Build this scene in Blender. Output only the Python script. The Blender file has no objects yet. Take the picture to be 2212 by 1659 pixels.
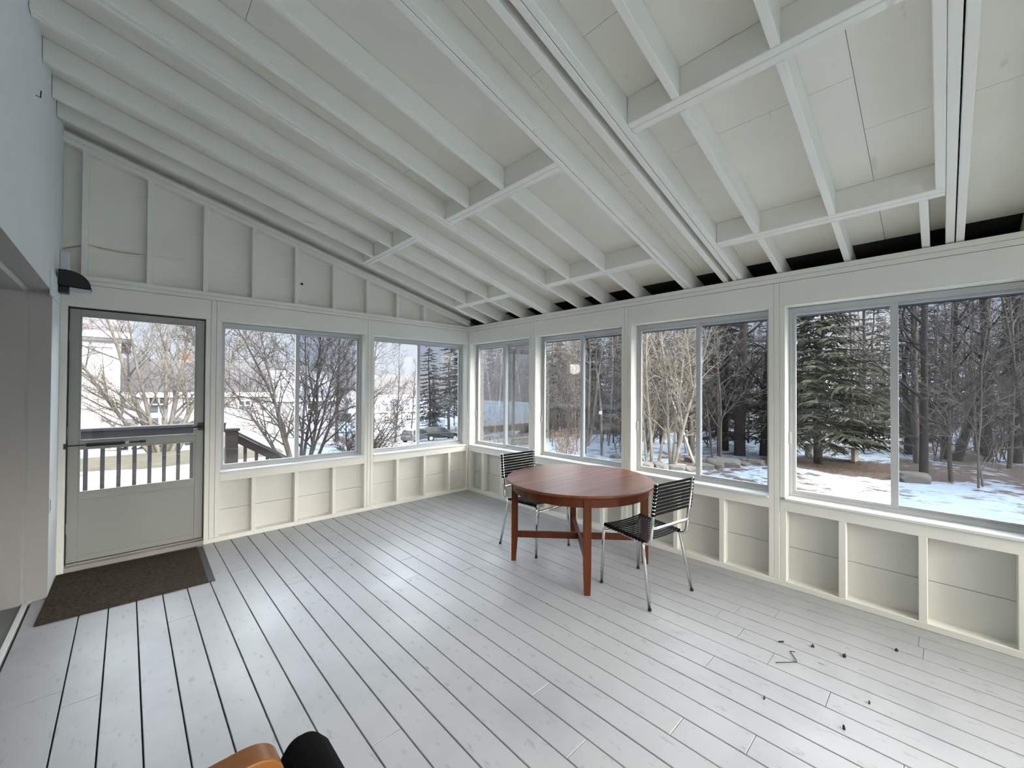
import bpy, math, random
from mathutils import Vector, Matrix, noise
PI = math.pi
SC = bpy.context.scene
COL = SC.collection

# ------------------------------------------------------------------ helpers
class MB:
    """collects boxes, prisms, tubes and links them as ONE mesh object"""
    def __init__(s): s.v = []; s.f = []; s.m = []
    def quad(s, pts, m=0):
        b = len(s.v); s.v += [tuple(p) for p in pts]; s.f.append(tuple(range(b, b+len(pts)))); s.m.append(m)
    def hexa(s, P, m=0):
        """8 corners: bottom loop 0-3, top loop 4-7"""
        b = len(s.v); s.v += [tuple(p) for p in P]
        for q in ((3,2,1,0),(4,5,6,7),(0,1,5,4),(1,2,6,5),(2,3,7,6),(3,0,4,7)):
            s.f.append(tuple(b+i for i in q)); s.m.append(m)
    def box(s, x0, x1, y0, y1, z0, z1, m=0):
        x0, x1 = min(x0,x1), max(x0,x1); y0, y1 = min(y0,y1), max(y0,y1); z0, z1 = min(z0,z1), max(z0,z1)
        s.hexa([(x0,y0,z0),(x1,y0,z0),(x1,y1,z0),(x0,y1,z0),(x0,y0,z1),(x1,y0,z1),(x1,y1,z1),(x0,y1,z1)], m)
    def prism(s, loop, axis, a, b, m=0):
        """extrude a 2-D loop along axis 'x','y','z' from a to b"""
        def P(p, t):
            return {'x': (t,p[0],p[1]), 'y': (p[0],t,p[1]), 'z': (p[0],p[1],t)}[axis]
        n = len(loop); o = len(s.v)
        s.v += [P(p,a) for p in loop] + [P(p,b) for p in loop]
        s.f.append(tuple(o+i for i in range(n))[::-1]); s.m.append(m)
        s.f.append(tuple(o+n+i for i in range(n))); s.m.append(m)
        for i in range(n):
            j = (i+1) % n; s.f.append((o+i,o+j,o+n+j,o+n+i)); s.m.append(m)
    def tube(s, pts, r, sides=8, m=0, caps=True):
        pts = [Vector(p) for p in pts]; n = len(pts)
        R = r if isinstance(r,(list,tuple)) else [r]*n
        o = len(s.v); up = None
        for i,p in enumerate(pts):
            d = (pts[min(i+1,n-1)] - pts[max(i-1,0)])
            if d.length < 1e-9: d = Vector((0,0,1))
            d.normalize()
            if up is None:
                up = Vector((0,0,1)) if abs(d.z) < .9 else Vector((1,0,0))
            up = up - d*up.dot(d)
            if up.length < 1e-5: up = d.orthogonal()
            up.normalize(); w = d.cross(up)
            for k in range(sides):
                a = 2*PI*k/sides
                s.v.append(tuple(p + (up*math.cos(a) + w*math.sin(a))*R[i]))
        for i in range(n-1):
            for k in range(sides):
                k2 = (k+1) % sides
                s.f.append((o+i*sides+k, o+i*sides+k2, o+(i+1)*sides+k2, o+(i+1)*sides+k)); s.m.append(m)
        if caps:
            s.f.append(tuple(o+k for k in range(sides))[::-1]); s.m.append(m)
            s.f.append(tuple(o+(n-1)*sides+k for k in range(sides))); s.m.append(m)
    def lathe(s, prof, cx, cy, n=48, m=0):
        o = len(s.v); k = len(prof)
        for i in range(n):
            a = 2*PI*i/n
            s.v += [(cx+r*math.cos(a), cy+r*math.sin(a), z) for r,z in prof]
        for i in range(n):
            j = (i+1) % n
            for q in range(k-1):
                s.f.append((o+i*k+q, o+j*k+q, o+j*k+q+1, o+i*k+q+1)); s.m.append(m)
    def mesh(s, name, mats, smooth=False):
        me = bpy.data.meshes.new(name); me.from_pydata(s.v, [], s.f)
        for mt in (mats if isinstance(mats,(list,tuple)) else [mats]): me.materials.append(mt)
        if any(s.m): me.polygons.foreach_set('material_index', s.m)
        if smooth: me.polygons.foreach_set('use_smooth', [True]*len(s.f))
        me.update()
        return me
    def build(s, name, mats, parent=None, smooth=False, bevel=0, loc=None, seg=2):
        o = bpy.data.objects.new(name, s.mesh(name, mats, smooth)); COL.objects.link(o)
        if parent: o.parent = parent
        if loc: o.location = loc
        if bevel:
            b = o.modifiers.new('edge','BEVEL'); b.width = bevel; b.segments = seg; b.limit_method = 'ANGLE'; b.angle_limit = .6
        return o

def empty(name, loc=(0,0,0), rz=0):
    o = bpy.data.objects.new(name, None); COL.objects.link(o); o.location = loc; o.rotation_euler = (0,0,rz)
    o.empty_display_size = .1
    return o
def tag(o, label, cat, group=None, kind=None):
    o['label'] = label; o['category'] = cat
    if group: o['group'] = group
    if kind: o['kind'] = kind
    return o
def struct(o, label=None):
    o['kind'] = 'structure'
    if label: o['label'] = label
    return o
def copy_tree(o, parent=None):
    c = o.copy(); COL.objects.link(c)
    if parent: c.parent = parent
    for ch in list(o.children): copy_tree(ch, c)
    return c
def catmull(pts, n=6):
    P = [Vector(p) for p in pts]; P = [P[0]*2-P[1]] + P + [P[-1]*2-P[-2]]; out = []
    for i in range(1, len(P)-2):
        for k in range(n):
            t = k/n; a,b,c,d = P[i-1],P[i],P[i+1],P[i+2]
            out.append(.5*((2*b)+(c-a)*t+(2*a-5*b+4*c-d)*t*t+(3*b-a-3*c+d)*t**3))
    out.append(P[-2]); return out
def fillet(pts, r, n=6):
    """polyline with rounded corners"""
    P = [Vector(p) for p in pts]; out = [P[0]]
    for i in range(1, len(P)-1):
        a = (P[i-1]-P[i]); b = (P[i+1]-P[i]); rr = min(r, a.length*.48, b.length*.48)
        A = P[i]+a.normalized()*rr; B = P[i]+b.normalized()*rr
        for k in range(n+1):
            t = k/n; out.append((1-t)**2*A + 2*t*(1-t)*P[i] + t*t*B)
    out.append(P[-1]); return out

# ------------------------------------------------------------------ materials
def new_mat(name):
    m = bpy.data.materials.new(name); m.use_nodes = True
    nt = m.node_tree; return m, nt, nt.nodes, nt.links, nt.nodes['Principled BSDF']
def ramp(N, stops):
    r = N.new('ShaderNodeValToRGB'); e = r.color_ramp.elements
    while len(e) < len(stops): e.new(.5)
    for i,(p,c) in enumerate(stops):
        e[i].position = p; e[i].color = (*c,1) if len(c) == 3 else c
    return r
def plain(name, col, rough=.5, metal=0, spec=.5):
    m,nt,N,L,b = new_mat(name)
    b.inputs['Base Color'].default_value = (*col,1); b.inputs['Roughness'].default_value = rough
    b.inputs['Metallic'].default_value = metal; b.inputs['Specular IOR Level'].default_value = spec
    return m
def coords(N, L, scale=(1,1,1), kind='Object', rot=(0,0,0)):
    tc = N.new('ShaderNodeTexCoord'); mp = N.new('ShaderNodeMapping')
    mp.inputs['Scale'].default_value = scale; mp.inputs['Rotation'].default_value = rot
    L.new(tc.outputs[kind], mp.inputs['Vector']); return mp.outputs['Vector']
def noise_tex(N, L, vec, scale, detail=4, rough=.55):
    t = N.new('ShaderNodeTexNoise'); t.inputs['Scale'].default_value = scale; t.inputs['Detail'].default_value = detail
    t.inputs['Roughness'].default_value = rough; L.new(vec, t.inputs['Vector']); return t.outputs['Fac']
def mixc(N, L, fac, a, b, mode='MIX'):
    x = N.new('ShaderNodeMix'); x.data_type = 'RGBA'; x.blend_type = mode
    for val, idx in ((fac,0),(a,6),(b,7)):
        if hasattr(val,'links') or hasattr(val,'is_linked'): L.new(val, x.inputs[idx])
        else: x.inputs[idx].default_value = (*val,1) if isinstance(val,(tuple,list)) else val
    return x.outputs[2]
def paint(name, col, rough=.5, speck=.15, grain=(1,1,1), dirt=(.25,.24,.2), knots=0.0, var=.06, bump=.05):
    """painted boards: mild blotches, fine dark flecks, occasional bleeding knots"""
    m,nt,N,L,b = new_mat(name)
    v = coords(N, L)
    blot = ramp(N, [(.3, tuple(c*(1-var) for c in col)), (.7, tuple(min(1,c*(1+var*.4)) for c in col))])
    L.new(noise_tex(N, L, v, 1.7, 5), blot.inputs[0])
    vg = coords(N, L, grain)
    fl = ramp(N, [(.66,(0,0,0)),(.74,(1,1,1))]); L.new(noise_tex(N, L, vg, 9, 6, .62), fl.inputs[0])
    mul = N.new('ShaderNodeMath'); mul.operation = 'MULTIPLY'; mul.inputs[1].default_value = speck; L.new(fl.outputs[0], mul.inputs[0])
    c = mixc(N, L, mul.outputs[0], blot.outputs[0], dirt)
    if knots:
        vk = coords(N, L, tuple(g*.55 for g in grain))
        vo = N.new('ShaderNodeTexVoronoi'); vo.inputs['Scale'].default_value = 3.1; L.new(vk, vo.inputs['Vector'])
        kr = ramp(N, [(.03,(1,1,1)),(.085,(0,0,0))]); L.new(vo.outputs['Distance'], kr.inputs[0])
        gate = ramp(N, [(.52,(0,0,0)),(.6,(1,1,1))]); L.new(noise_tex(N, L, v, 2.3, 2), gate.inputs[0])
        q = N.new('ShaderNodeMath'); q.operation = 'MULTIPLY'; L.new(kr.outputs[0], q.inputs[0]); L.new(gate.outputs[0], q.inputs[1])
        q2 = N.new('ShaderNodeMath'); q2.operation = 'MULTIPLY'; q2.inputs[1].default_value = knots; L.new(q.outputs[0], q2.inputs[0])
        c = mixc(N, L, q2.outputs[0], c, (.2,.18,.14))
    L.new(c, b.inputs['Base Color']); b.inputs['Roughness'].default_value = rough
    if bump:
        bp = N.new('ShaderNodeBump'); bp.inputs['Strength'].default_value = bump; bp.inputs['Distance'].default_value = .02
        L.new(noise_tex(N, L, vg, 22, 5), bp.inputs['Height']); L.new(bp.outputs[0], b.inputs['Normal'])
    return m
def wood(name, dark, light, axis='x', rough=.35, scale=6):
    m,nt,N,L,b = new_mat(name)
    g = {'x':(.22,3.2,3.2),'y':(3.2,.22,3.2),'z':(3.2,3.2,.22)}[axis]
    v = coords(N, L, g)
    r = ramp(N, [(.28,dark),(.5,tuple((a+c)/2 for a,c in zip(dark,light))),(.72,light)])
    L.new(noise_tex(N, L, v, scale, 7, .6), r.inputs[0])
    v2 = coords(N, L, tuple(k*1.4 for k in g))
    kn = ramp(N, [(.67,(0,0,0)),(.76,(1,1,1))]); L.new(noise_tex(N, L, v2, scale*1.1, 2), kn.inputs[0])
    mu = N.new('ShaderNodeMath'); mu.operation = 'MULTIPLY'; mu.inputs[1].default_value = .55; L.new(kn.outputs[0], mu.inputs[0])
    c = mixc(N, L, mu.outputs[0], r.outputs[0], tuple(k*.35 for k in dark))
    L.new(c, b.inputs['Base Color']); b.inputs['Roughness'].default_value = rough; b.inputs['Specular IOR Level'].default_value = .2
    return m
def bark(name, a, c, scale=14, rough=.9):
    m,nt,N,L,b = new_mat(name)
    v = coords(N, L, (1,1,.25)); r = ramp(N, [(.35,a),(.65,c)])
    L.new(noise_tex(N, L, v, scale, 5), r.inputs[0]); L.new(r.outputs[0], b.inputs['Base Color'])
    b.inputs['Roughness'].default_value = rough; b.inputs['Specular IOR Level'].default_value = .2
    return m
def needles_mat(name, a, c):
    m,nt,N,L,b = new_mat(name)
    g = N.new('ShaderNodeNewGeometry'); r = ramp(N, [(0,a),(1,c)]); L.new(g.outputs['Random Per Island'], r.inputs[0])
    L.new(r.outputs[0], b.inputs['Base Color']); b.inputs['Roughness'].default_value = .8; b.inputs['Specular IOR Level'].default_value = .2
    return m

M = {}
M['trim']   = paint('painted_trim', (.80,.79,.725), .5, .22, (1,1,3), var=.05, knots=.25)
M['frame']  = paint('painted_framing', (.76,.76,.72), .5, .2, (1,1,1), var=.06, knots=.3)
M['rafter'] = paint('painted_rafter', (.81,.80,.735), .5, .22, (.35,3,3), var=.06, knots=.4)
M['deck']   = paint('painted_roof_boards', (.79,.775,.695), .55, .25, (.35,2.2,2.2), var=.07, knots=.7)
M['panel']  = paint('cream_sheathing', (.69,.672,.62), .5, .16, (.5,.5,2.5), var=.05, knots=.3)
M['panel2'] = paint('grey_sheathing', (.66,.65,.60), .5, .16, (.5,.5,2.5), var=.05, knots=.3)
M['gable']  = paint('painted_gable_sheathing', (.80,.785,.705), .55, .2, (.5,.5,2.5), var=.06, knots=.5)
M['drywall']= paint('house_wall_paint', (.70,.735,.745), .65, .05, (1,1,1), var=.04, bump=.12)
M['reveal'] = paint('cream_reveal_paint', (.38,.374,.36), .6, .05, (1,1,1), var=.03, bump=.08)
M['alu']    = paint('window_aluminium', (.50,.515,.515), .38, .1, (1,1,1), var=.05, bump=0)
M['doorpaint'] = paint('storm_door_paint', (.33,.335,.31), .42, .12, (1,1,1), var=.04, bump=.02)
M['sill']   = paint('sill_paint', (.74,.75,.74), .38, .15, (1,1,1), var=.05)
M['black']  = plain('black_plastic', (.008,.008,.009), .4)
M['blackstrap'] = plain('black_elastic_strap', (.0045,.0045,.005), .75, spec=.15)
M['bronze'] = plain('black_sconce_metal', (.006,.006,.007), .45)
M['lens']   = plain('frosted_lens', (.45,.46,.5), .25)
M['chrome'] = plain('chrome', (.72,.72,.73), .14, 1)
M['white']  = plain('white_plastic', (.62,.63,.62), .4)
M['rubber'] = plain('rubber_foot', (.02,.02,.02), .7)
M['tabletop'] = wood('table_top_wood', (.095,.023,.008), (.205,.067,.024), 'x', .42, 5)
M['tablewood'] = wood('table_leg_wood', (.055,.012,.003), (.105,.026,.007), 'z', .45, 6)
M['bent']   = wood('armchair_bentwood', (.17,.062,.018), (.30,.125,.04), 'x', .3, 4)
M['cushion']= plain('black_cushion_fabric', (.004,.004,.0045), .9, spec=.1)
M['cable']  = plain('beige_cable', (.55,.45,.30), .5)
M['cablewhite'] = plain('white_cable', (.85,.85,.82), .5)
M['dark']   = plain('dark_subfloor_and_eave_shade', (.02,.018,.015), .9)
M['railing']= paint('charcoal_stain', (.045,.045,.05), .75, .2, (1,1,3), dirt=(.1,.09,.08))
M['brownrail'] = paint('dark_brown_stain', (.035,.026,.022), .8, .2, (1,1,3), dirt=(.1,.09,.08))
M['greyfloor'] = paint('grey_interior_floor', (.17,.175,.17), .5, .3, (3,.4,1), dirt=(.05,.05,.05), var=.25)
M['debris'] = plain('dry_twig', (.025,.02,.018), .9)

# porch floor paint: light grey, fine scuffs and dark specks along the boards
def floor_mat():
    m,nt,N,L,b = new_mat('painted_floor_boards')
    v = coords(N, L)
    base = ramp(N, [(.3,(.30,.306,.316)),(.5,(.36,.366,.376)),(.72,(.39,.396,.406))]); L.new(noise_tex(N, L, v, 1.3, 6, .6), base.inputs[0])
    vs = coords(N, L, (1.0,.38,1), rot=(0,0,.5))
    sp = ramp(N, [(.60,(0,0,0)),(.67,(1,1,1))]); L.new(noise_tex(N, L, vs, 26, 5, .6), sp.inputs[0])
    m1 = N.new('ShaderNodeMath'); m1.operation='MULTIPLY'; m1.inputs[1].default_value=.45; L.new(sp.outputs[0], m1.inputs[0])
    c = mixc(N, L, m1.outputs[0], base.outputs[0], (.20,.20,.195))
    vo = N.new('ShaderNodeTexVoronoi'); vo.inputs['Scale'].default_value = 7.5; vo.inputs['Randomness'].default_value = 1; L.new(vs, vo.inputs['Vector'])
    dk = ramp(N, [(.03,(1,1,1)),(.075,(0,0,0))]); L.new(vo.outputs['Distance'], dk.inputs[0])
    gate = ramp(N, [(.44,(0,0,0)),(.52,(1,1,1))]); L.new(noise_tex(N, L, v, 3.3, 3), gate.inputs[0])
    m2 = N.new('ShaderNodeMath'); m2.operation='MULTIPLY'; L.new(dk.outputs[0], m2.inputs[0]); L.new(gate.outputs[0], m2.inputs[1])
    m3 = N.new('ShaderNodeMath'); m3.operation='MULTIPLY'; m3.inputs[1].default_value=.7; L.new(m2.outputs[0], m3.inputs[0])
    c = mixc(N, L, m3.outputs[0], c, (.10,.095,.09))
    L.new(c, b.inputs['Base Color'])
    rr = ramp(N, [(.3,(.33,)*3),(.7,(.5,)*3)]); L.new(noise_tex(N, L, v, 2.2, 4), rr.inputs[0]); L.new(rr.outputs[0], b.inputs['Roughness'])
    bp = N.new('ShaderNodeBump'); bp.inputs['Strength'].default_value=.06; bp.inputs['Distance'].default_value=.01
    L.new(noise_tex(N, L, vs, 14, 4), bp.inputs['Height']); L.new(bp.outputs[0], b.inputs['Normal'])
    return m
M['floor'] = floor_mat()
def mat_mat():
    m,nt,N,L,b = new_mat('brown_doormat_pile')
    v = coords(N, L); r = ramp(N, [(.35,(.040,.030,.021)),(.7,(.082,.064,.047))]); L.new(noise_tex(N, L, v, 60, 4), r.inputs[0])
    L.new(r.outputs[0], b.inputs['Base Color']); b.inputs['Roughness'].default_value=.95; b.inputs['Specular IOR Level'].default_value=.1
    bp = N.new('ShaderNodeBump'); bp.inputs['Strength'].default_value=.6; bp.inputs['Distance'].default_value=.004
    L.new(noise_tex(N, L, v, 400, 2), bp.inputs['Height']); L.new(bp.outputs[0], b.inputs['Normal'])
    return m
M['mat'] = mat_mat(); M['matedge'] = plain('grey_mat_edge', (.075,.07,.068), .8)
def glass_mat(name, refl, tint, haze=0, hazecol=(.5,.52,.58)):
    m = bpy.data.materials.new(name); m.use_nodes = True; nt = m.node_tree; N = nt.nodes; L = nt.links
    N.remove(N['Principled BSDF']); out = N['Material Output']
    t = N.new('ShaderNodeBsdfTransparent'); t.inputs[0].default_value = (*tint,1)
    g = N.new('ShaderNodeBsdfGlossy'); g.inputs['Roughness'].default_value = 0; g.inputs[0].default_value = (1,1,1,1)
    fr = N.new('ShaderNodeFresnel'); fr.inputs['IOR'].default_value = 1.45
    mu = N.new('ShaderNodeMath'); mu.operation='MULTIPLY'; mu.inputs[1].default_value = refl; L.new(fr.outputs[0], mu.inputs[0])
    mx = N.new('ShaderNodeMixShader'); L.new(mu.outputs[0], mx.inputs[0]); L.new(t.outputs[0], mx.inputs[1]); L.new(g.outputs[0], mx.inputs[2])
    last = mx
    if haze:
        d = N.new('ShaderNodeBsdfDiffuse'); d.inputs[0].default_value = (*hazecol,1)
        m2 = N.new('ShaderNodeMixShader'); m2.inputs[0].default_value = haze; L.new(mx.outputs[0], m2.inputs[1]); L.new(d.outputs[0], m2.inputs[2]); last = m2
    L.new(last.outputs[0], out.inputs[0]); return m
M['glass'] = glass_mat('window_glass', .65, (.97,.975,.98))
M['screen'] = glass_mat('insect_screen_mesh', 0, (.74,.75,.78), .035, (.10,.105,.115))

# ------------------------------------------------------------------ camera (wide phone lens)
cam_d = bpy.data.cameras.new('camera'); cam = bpy.data.objects.new('camera', cam_d); COL.objects.link(cam)
f_px = 878.64; yaw, pitch, roll = .757928, .0103878, -.0058914
fwd = Vector((math.sin(yaw)*math.cos(pitch), math.cos(yaw)*math.cos(pitch), math.sin(pitch)))
rgt = Vector((math.cos(yaw), -math.sin(yaw), 0)); dwn = fwd.cross(rgt)
r2 = rgt*math.cos(roll) + dwn*math.sin(roll); d2 = dwn*math.cos(roll) - rgt*math.sin(roll)
cam.matrix_world = Matrix(((r2.x,-d2.x,-fwd.x,-3.7297),(r2.y,-d2.y,-fwd.y,-4.9085),(r2.z,-d2.z,-fwd.z,1.53),(0,0,0,1)))
cam_d.sensor_fit = 'HORIZONTAL'; cam_d.sensor_width = 36; cam_d.lens = f_px/2212*36; cam_d.clip_start = .02; cam_d.clip_end = 2000
SC.camera = cam

# ------------------------------------------------------------------ the porch shell
HW = -4.13          # face of the house wall
YB = -6.75          # end wall behind the camera
def B(x): return 2.463 - .2566*x          # underside of the rafters
DZ = .145

# floor: 55 boards with real gaps over a dark subfloor
fl = MB(); rnd = random.Random(3)
x = -3.946 - .1413*2 + .1413
edges = [-4.206]; k = -3.946
while k < .0: edges.append(k); k += .1413
edges.append(.10)
for i in range(len(edges)-1):
    a, b = edges[i]+.0028, edges[i+1]-.0028
    cuts = [YB]
    y = YB + rnd.uniform(1.2,3.6)
    while y < -.6: cuts.append(y); y += rnd.uniform(2.4,3.7)
    cuts.append(.10)
    for c in range(len(cuts)-1):
        dz = rnd.uniform(-.0012,.0)
        fl.box(a, b, cuts[c]+.0008, cuts[c+1]-.0008, -.026, dz)
floor = struct(fl.build('floor', M['floor'], bevel=.002, seg=1), 'light grey painted board floor of the porch')
sb = MB(); sb.box(-4.35,.16,YB-.1,.16,-.20,-.030); sb.build('subfloor', M['dark'], floor)

# wall helper: u runs along the wall, d outward, z up
def gbox(mb, u0,u1,d0,d1,z0,z1,m=0): mb.box(u0,u1,d0,d1,z0,z1,m)      # gable wall: u = x, d = +y
def bbox(mb, u0,u1,d0,d1,z0,z1,m=0): mb.box(d0,d1,u0,u1,z0,z1,m)      # window wall: u = y, d = +x
def ebox(mb, u0,u1,d0,d1,z0,z1,m=0): mb.box(u0,u1,YB-d1,YB-d0,z0,z1,m)   # end wall: u = x, d = -y
def piece(name, bx, parent, mat, *args, bevel=.0025):
    mb = MB(); bx(mb, *args); return mb.build(name, mat, parent, bevel=bevel, seg=1)
ZR0, ZR1, ZS, ZH0, ZH1 = .588, .668, .688, 2.185, 2.374
D = .115            # depth of the framing round the openings
ND = .090           # stud depth

def seamed_panel(mb, bx, u0, u1, z0, z1, seam=None, d0=.09, d1=.115):
    if seam: bx(mb,u0,u1,d0,d1,z0,seam-.002); bx(mb,u0,u1,d0,d1,seam+.002,z1); bx(mb,u0,u1,d1-.004,d1,z0,z1)
    else: bx(mb,u0,u1,d0,d1,z0,z1)

# ---- wall_left: the gable wall with the storm door and two windows
wl = MB()
seamed_panel(wl, gbox, -3.12, .0, .0, ZR1, .291)
wall_left = struct(wl.build('wall_left', M['panel']), 'gable wall with storm door and two sliding windows')
# triangular boarded gable above the plates
tri = MB()
def tri_slab(mb, x0, x1, z0a, z0b, d0, d1):
    mb.hexa([(x0,d0,z0a),(x1,d0,z0b),(x1,d1,z0b),(x0,d1,z0a),(x0,d0,B(x0)+DZ),(x1,d0,B(x1)+DZ),(x1,d1,B(x1)+DZ),(x0,d1,B(x0)+DZ)])
tri_slab(tri, -4.14, .12, 2.44, 2.44, .088, .112)
tri.build('gable_sheathing', M['gable'], wall_left)
sid = MB()
for (a,b,z0,z1) in ((-4.4,-4.11,-.9,2.3),(-3.19,-3.06,-.9,2.3),(-3.06,.16,-.9,.6),(-1.58,-1.47,.6,2.3),(-4.4,.16,2.2,2.5)): sid.box(a,b,.165,.19,z0,z1)
tri_slab(sid, -4.4, .45, 2.4, 2.4, .165, .19)
sid.build('outer_siding', M['white'], wall_left)
# plates and header boards
piece('top_plate', gbox, wall_left, M['trim'], -4.13,.0,.0,D, 2.415,2.452)
piece('top_plate', gbox, wall_left, M['trim'], -4.13,.0,.0,D, 2.377,2.4135)
for a,b in ((-4.13,-3.138),(-3.094,-1.553),(-1.512,.0)):
    piece('header_board', gbox, wall_left, M['trim'], a+.001,b-.001,.001,.165, ZH0,ZH1)
for a,b in ((-3.137,-3.095),(-1.552,-1.513)): piece('post', gbox, wall_left, M['trim'], a,b,.0,D,.045,ZH1)
piece('door_jamb', gbox, wall_left, M['trim'], -4.13,-4.088,.0,D, .0,ZH0)
piece('door_jamb', gbox, wall_left, M['trim'], -3.176,-3.139,.0,D, .0,ZH0)
for a,b in ((-3.093,-3.052),(-1.590,-1.554),(-1.511,-1.475),(-.022,.0)): piece('jack_stud', gbox, wall_left, M['trim'], a,b,.0,.163,.045,ZH0)
piece('bottom_plate', gbox, wall_left, M['trim'], -3.178,-.0,-.004,D,.0,.044)
for k in range(7):
    a = -2.782+.4064*k
    if abs(a+1.56) < .06: continue
    piece('stud', gbox, wall_left, M['trim'], a,a+.037,.0,ND,.044,ZR0)
for a,b in ((-3.052,-1.59),(-1.475,-.022)):
    piece('sill_rail', gbox, wall_left, M['trim'], a,b,.0,.163,ZR0,ZR1)
    piece('window_stool', gbox, wall_left, M['sill'], a,b,-.014,.125,ZR1+.001,ZS)
# gable studs follow the slope
for k in range(10):
    a = -4.019+.4064*k
    if a > -.4: continue
    s = MB(); s.hexa([(a,0,2.4525),(a+.038,0,2.4525),(a+.038,.088,2.4525),(a,.088,2.4525),(a,0,B(a)),(a+.038,0,B(a+.038)),(a+.038,.088,B(a+.038)),(a,.088,B(a))])
    s.build('gable_stud', M['trim'], wall_left, bevel=.0025, seg=1)
for dz in (0,.0455):
    s = MB(); x0, x1 = -4.13, .035
    s.hexa([(x0,-.002,B(x0)+dz),(x1,-.002,B(x1)+dz),(x1,.088,B(x1)+dz),(x0,.088,B(x0)+dz)]+[(x,y,B(x)+dz+.044) for x,y in ((x0,-.002),(x1,-.002),(x1,.088),(x0,.088))])
    s.build('sloped_plate', M['trim'], wall_left, bevel=.002, seg=1)

# ---- wall_right: the long window wall
yM = [-1.3365,-2.676,-4.0115,-5.351]            # middle posts
wr = MB()
seamed_panel(wr, bbox, YB, .09, .0, ZR1, .291)
wall_right = struct(wr.build('wall_right', M['panel2']), 'long window wall of four sliding windows over boarded panels')
s = MB(); s.box(.165,.19,YB-.2,.19,-.9,.62); s.box(.165,.19,YB-.2,.19,2.17,2.44)
for y in yM: s.box(.165,.19,y-.06,y+.06,.6,2.2)
s.box(.165,.19,-.03,.19,.6,2.2); s.box(.165,.19,YB-.2,YB+.06,.6,2.2)
s.build('outer_siding', M['white'], wall_right)
piece('top_plate', bbox, wall_right, M['trim'], YB,D,.0,D,2.415,2.452)
piece('top_plate', bbox, wall_right, M['trim'], YB,D,.0,D,2.377,2.4135)
ends = [.0]+yM+[YB]
opens = []
for i in range(len(ends)-1):
    hi = ends[i]-(.019 if i else .0); lo = ends[i+1]+(.019 if i < len(ends)-2 else .0)
    piece('header_board', bbox, wall_right, M['trim'], lo+.001,hi-.001,.001,.165,ZH0,ZH1)
    o_hi = hi-(.037 if i else .052); o_lo = lo+(.037 if i < len(ends)-2 else .05)
    piece('jack_stud', bbox, wall_right, M['trim'], o_hi,hi-.001,.0,.163,ZS if i else .045,ZH0)
    piece('jack_stud', bbox, wall_right, M['trim'], lo+.001,o_lo,.0,.163,.045,ZH0)
    if i: piece('stud', bbox, wall_right, M['trim'], o_hi-.008,hi-.001,.002,ND,.044,ZR0)
    piece('sill_rail', bbox, wall_right, M['trim'], o_lo,hi-.001 if i else o_hi,.0,.163,ZR0,ZR1)
    piece('window_stool', bbox, wall_right, M['sill'], o_lo,o_hi+(.0 if i else 0),-.014,.125,ZR1+.001,ZS)
    opens.append((o_lo,o_hi))
for y in yM: piece('post', bbox, wall_right, M['trim'], y-.019,y+.019,.0,D,.045,ZH1)
piece('bottom_plate', bbox, wall_right, M['trim'], YB,-.0,-.004,D,.0,.044)
k = -.33
while k > YB+.2:
    if min(abs(k-.02-y) for y in yM) > .11: piece('stud', bbox, wall_right, M['trim'], k-.042,k,.0,ND,.044,ZR0)
    k -= .4064

# ---- end wall behind the camera with its own windows (they show as reflections in the panes)
we = MB(); seamed_panel(we, ebox, HW, .09, .0, ZR1, .291)
we.hexa([(HW,YB-.112,2.2),(.12,YB-.112,2.2),(.12,YB-.088,2.2),(HW,YB-.088,2.2)]+[(x,y,B(x)+DZ) for x,y in ((HW,YB-.112),(.12,YB-.112),(.12,YB-.088),(HW,YB-.088))])
for a,b in ((HW,-4.0),(-2.75,-2.63),(-1.4,-1.28),(-.04,.09)): we.box(a,b,YB-.112,YB,.0,2.3)
we.box(HW,.09,YB-.112,YB,2.18,2.45); we.box(HW,.09,YB-.112,YB,.58,.68)
wall_back = struct(we.build('wall_back', M['trim']), 'end wall with windows')

# ---- wall_house: plastered house wall with the wide doorway
wh = MB(); T = .106
yo, ye, zo = -.475, -3.1, 2.206
wh.box(HW-T,HW,yo,.115,-.1,4.3); wh.box(HW-T,HW,ye,yo,zo,4.3); wh.box(HW-T,HW,YB-.2,ye,-.1,4.3)
wall_house = struct(wh.build('wall_house', M['drywall']), 'plain grey house wall at the end of the porch')
tr = MB()
# doorway lining: flat reveal, chamfer, then deeper inner lining
xa, xb, xc = HW-T, HW-T-.018, -4.75
tr.box(HW-T,HW+.0006,yo-.0016,yo,.0,zo)
tr.box(HW-T,HW+.0006,ye,yo,zo-.0016,zo)
tr.prism([(xa,yo),(xb,yo-.018),(xb,yo+.06),(xa,yo+.06)],'z',.0,zo-.0)
tr.prism([(xa,zo),(xb,zo-.018),(xb,zo+.06),(xa,zo+.06)],'y',ye,yo)
tr.box(xc,xb,yo-.018,yo+.06,-.03,zo); tr.box(xc,xb,ye,yo,zo-.018,zo+.06); tr.box(xc,xa,ye-.06,ye,-.03,zo)
struct(tr.build('trim_1', M['reveal']), 'cream lining of the wide doorway in the house wall')
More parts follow.
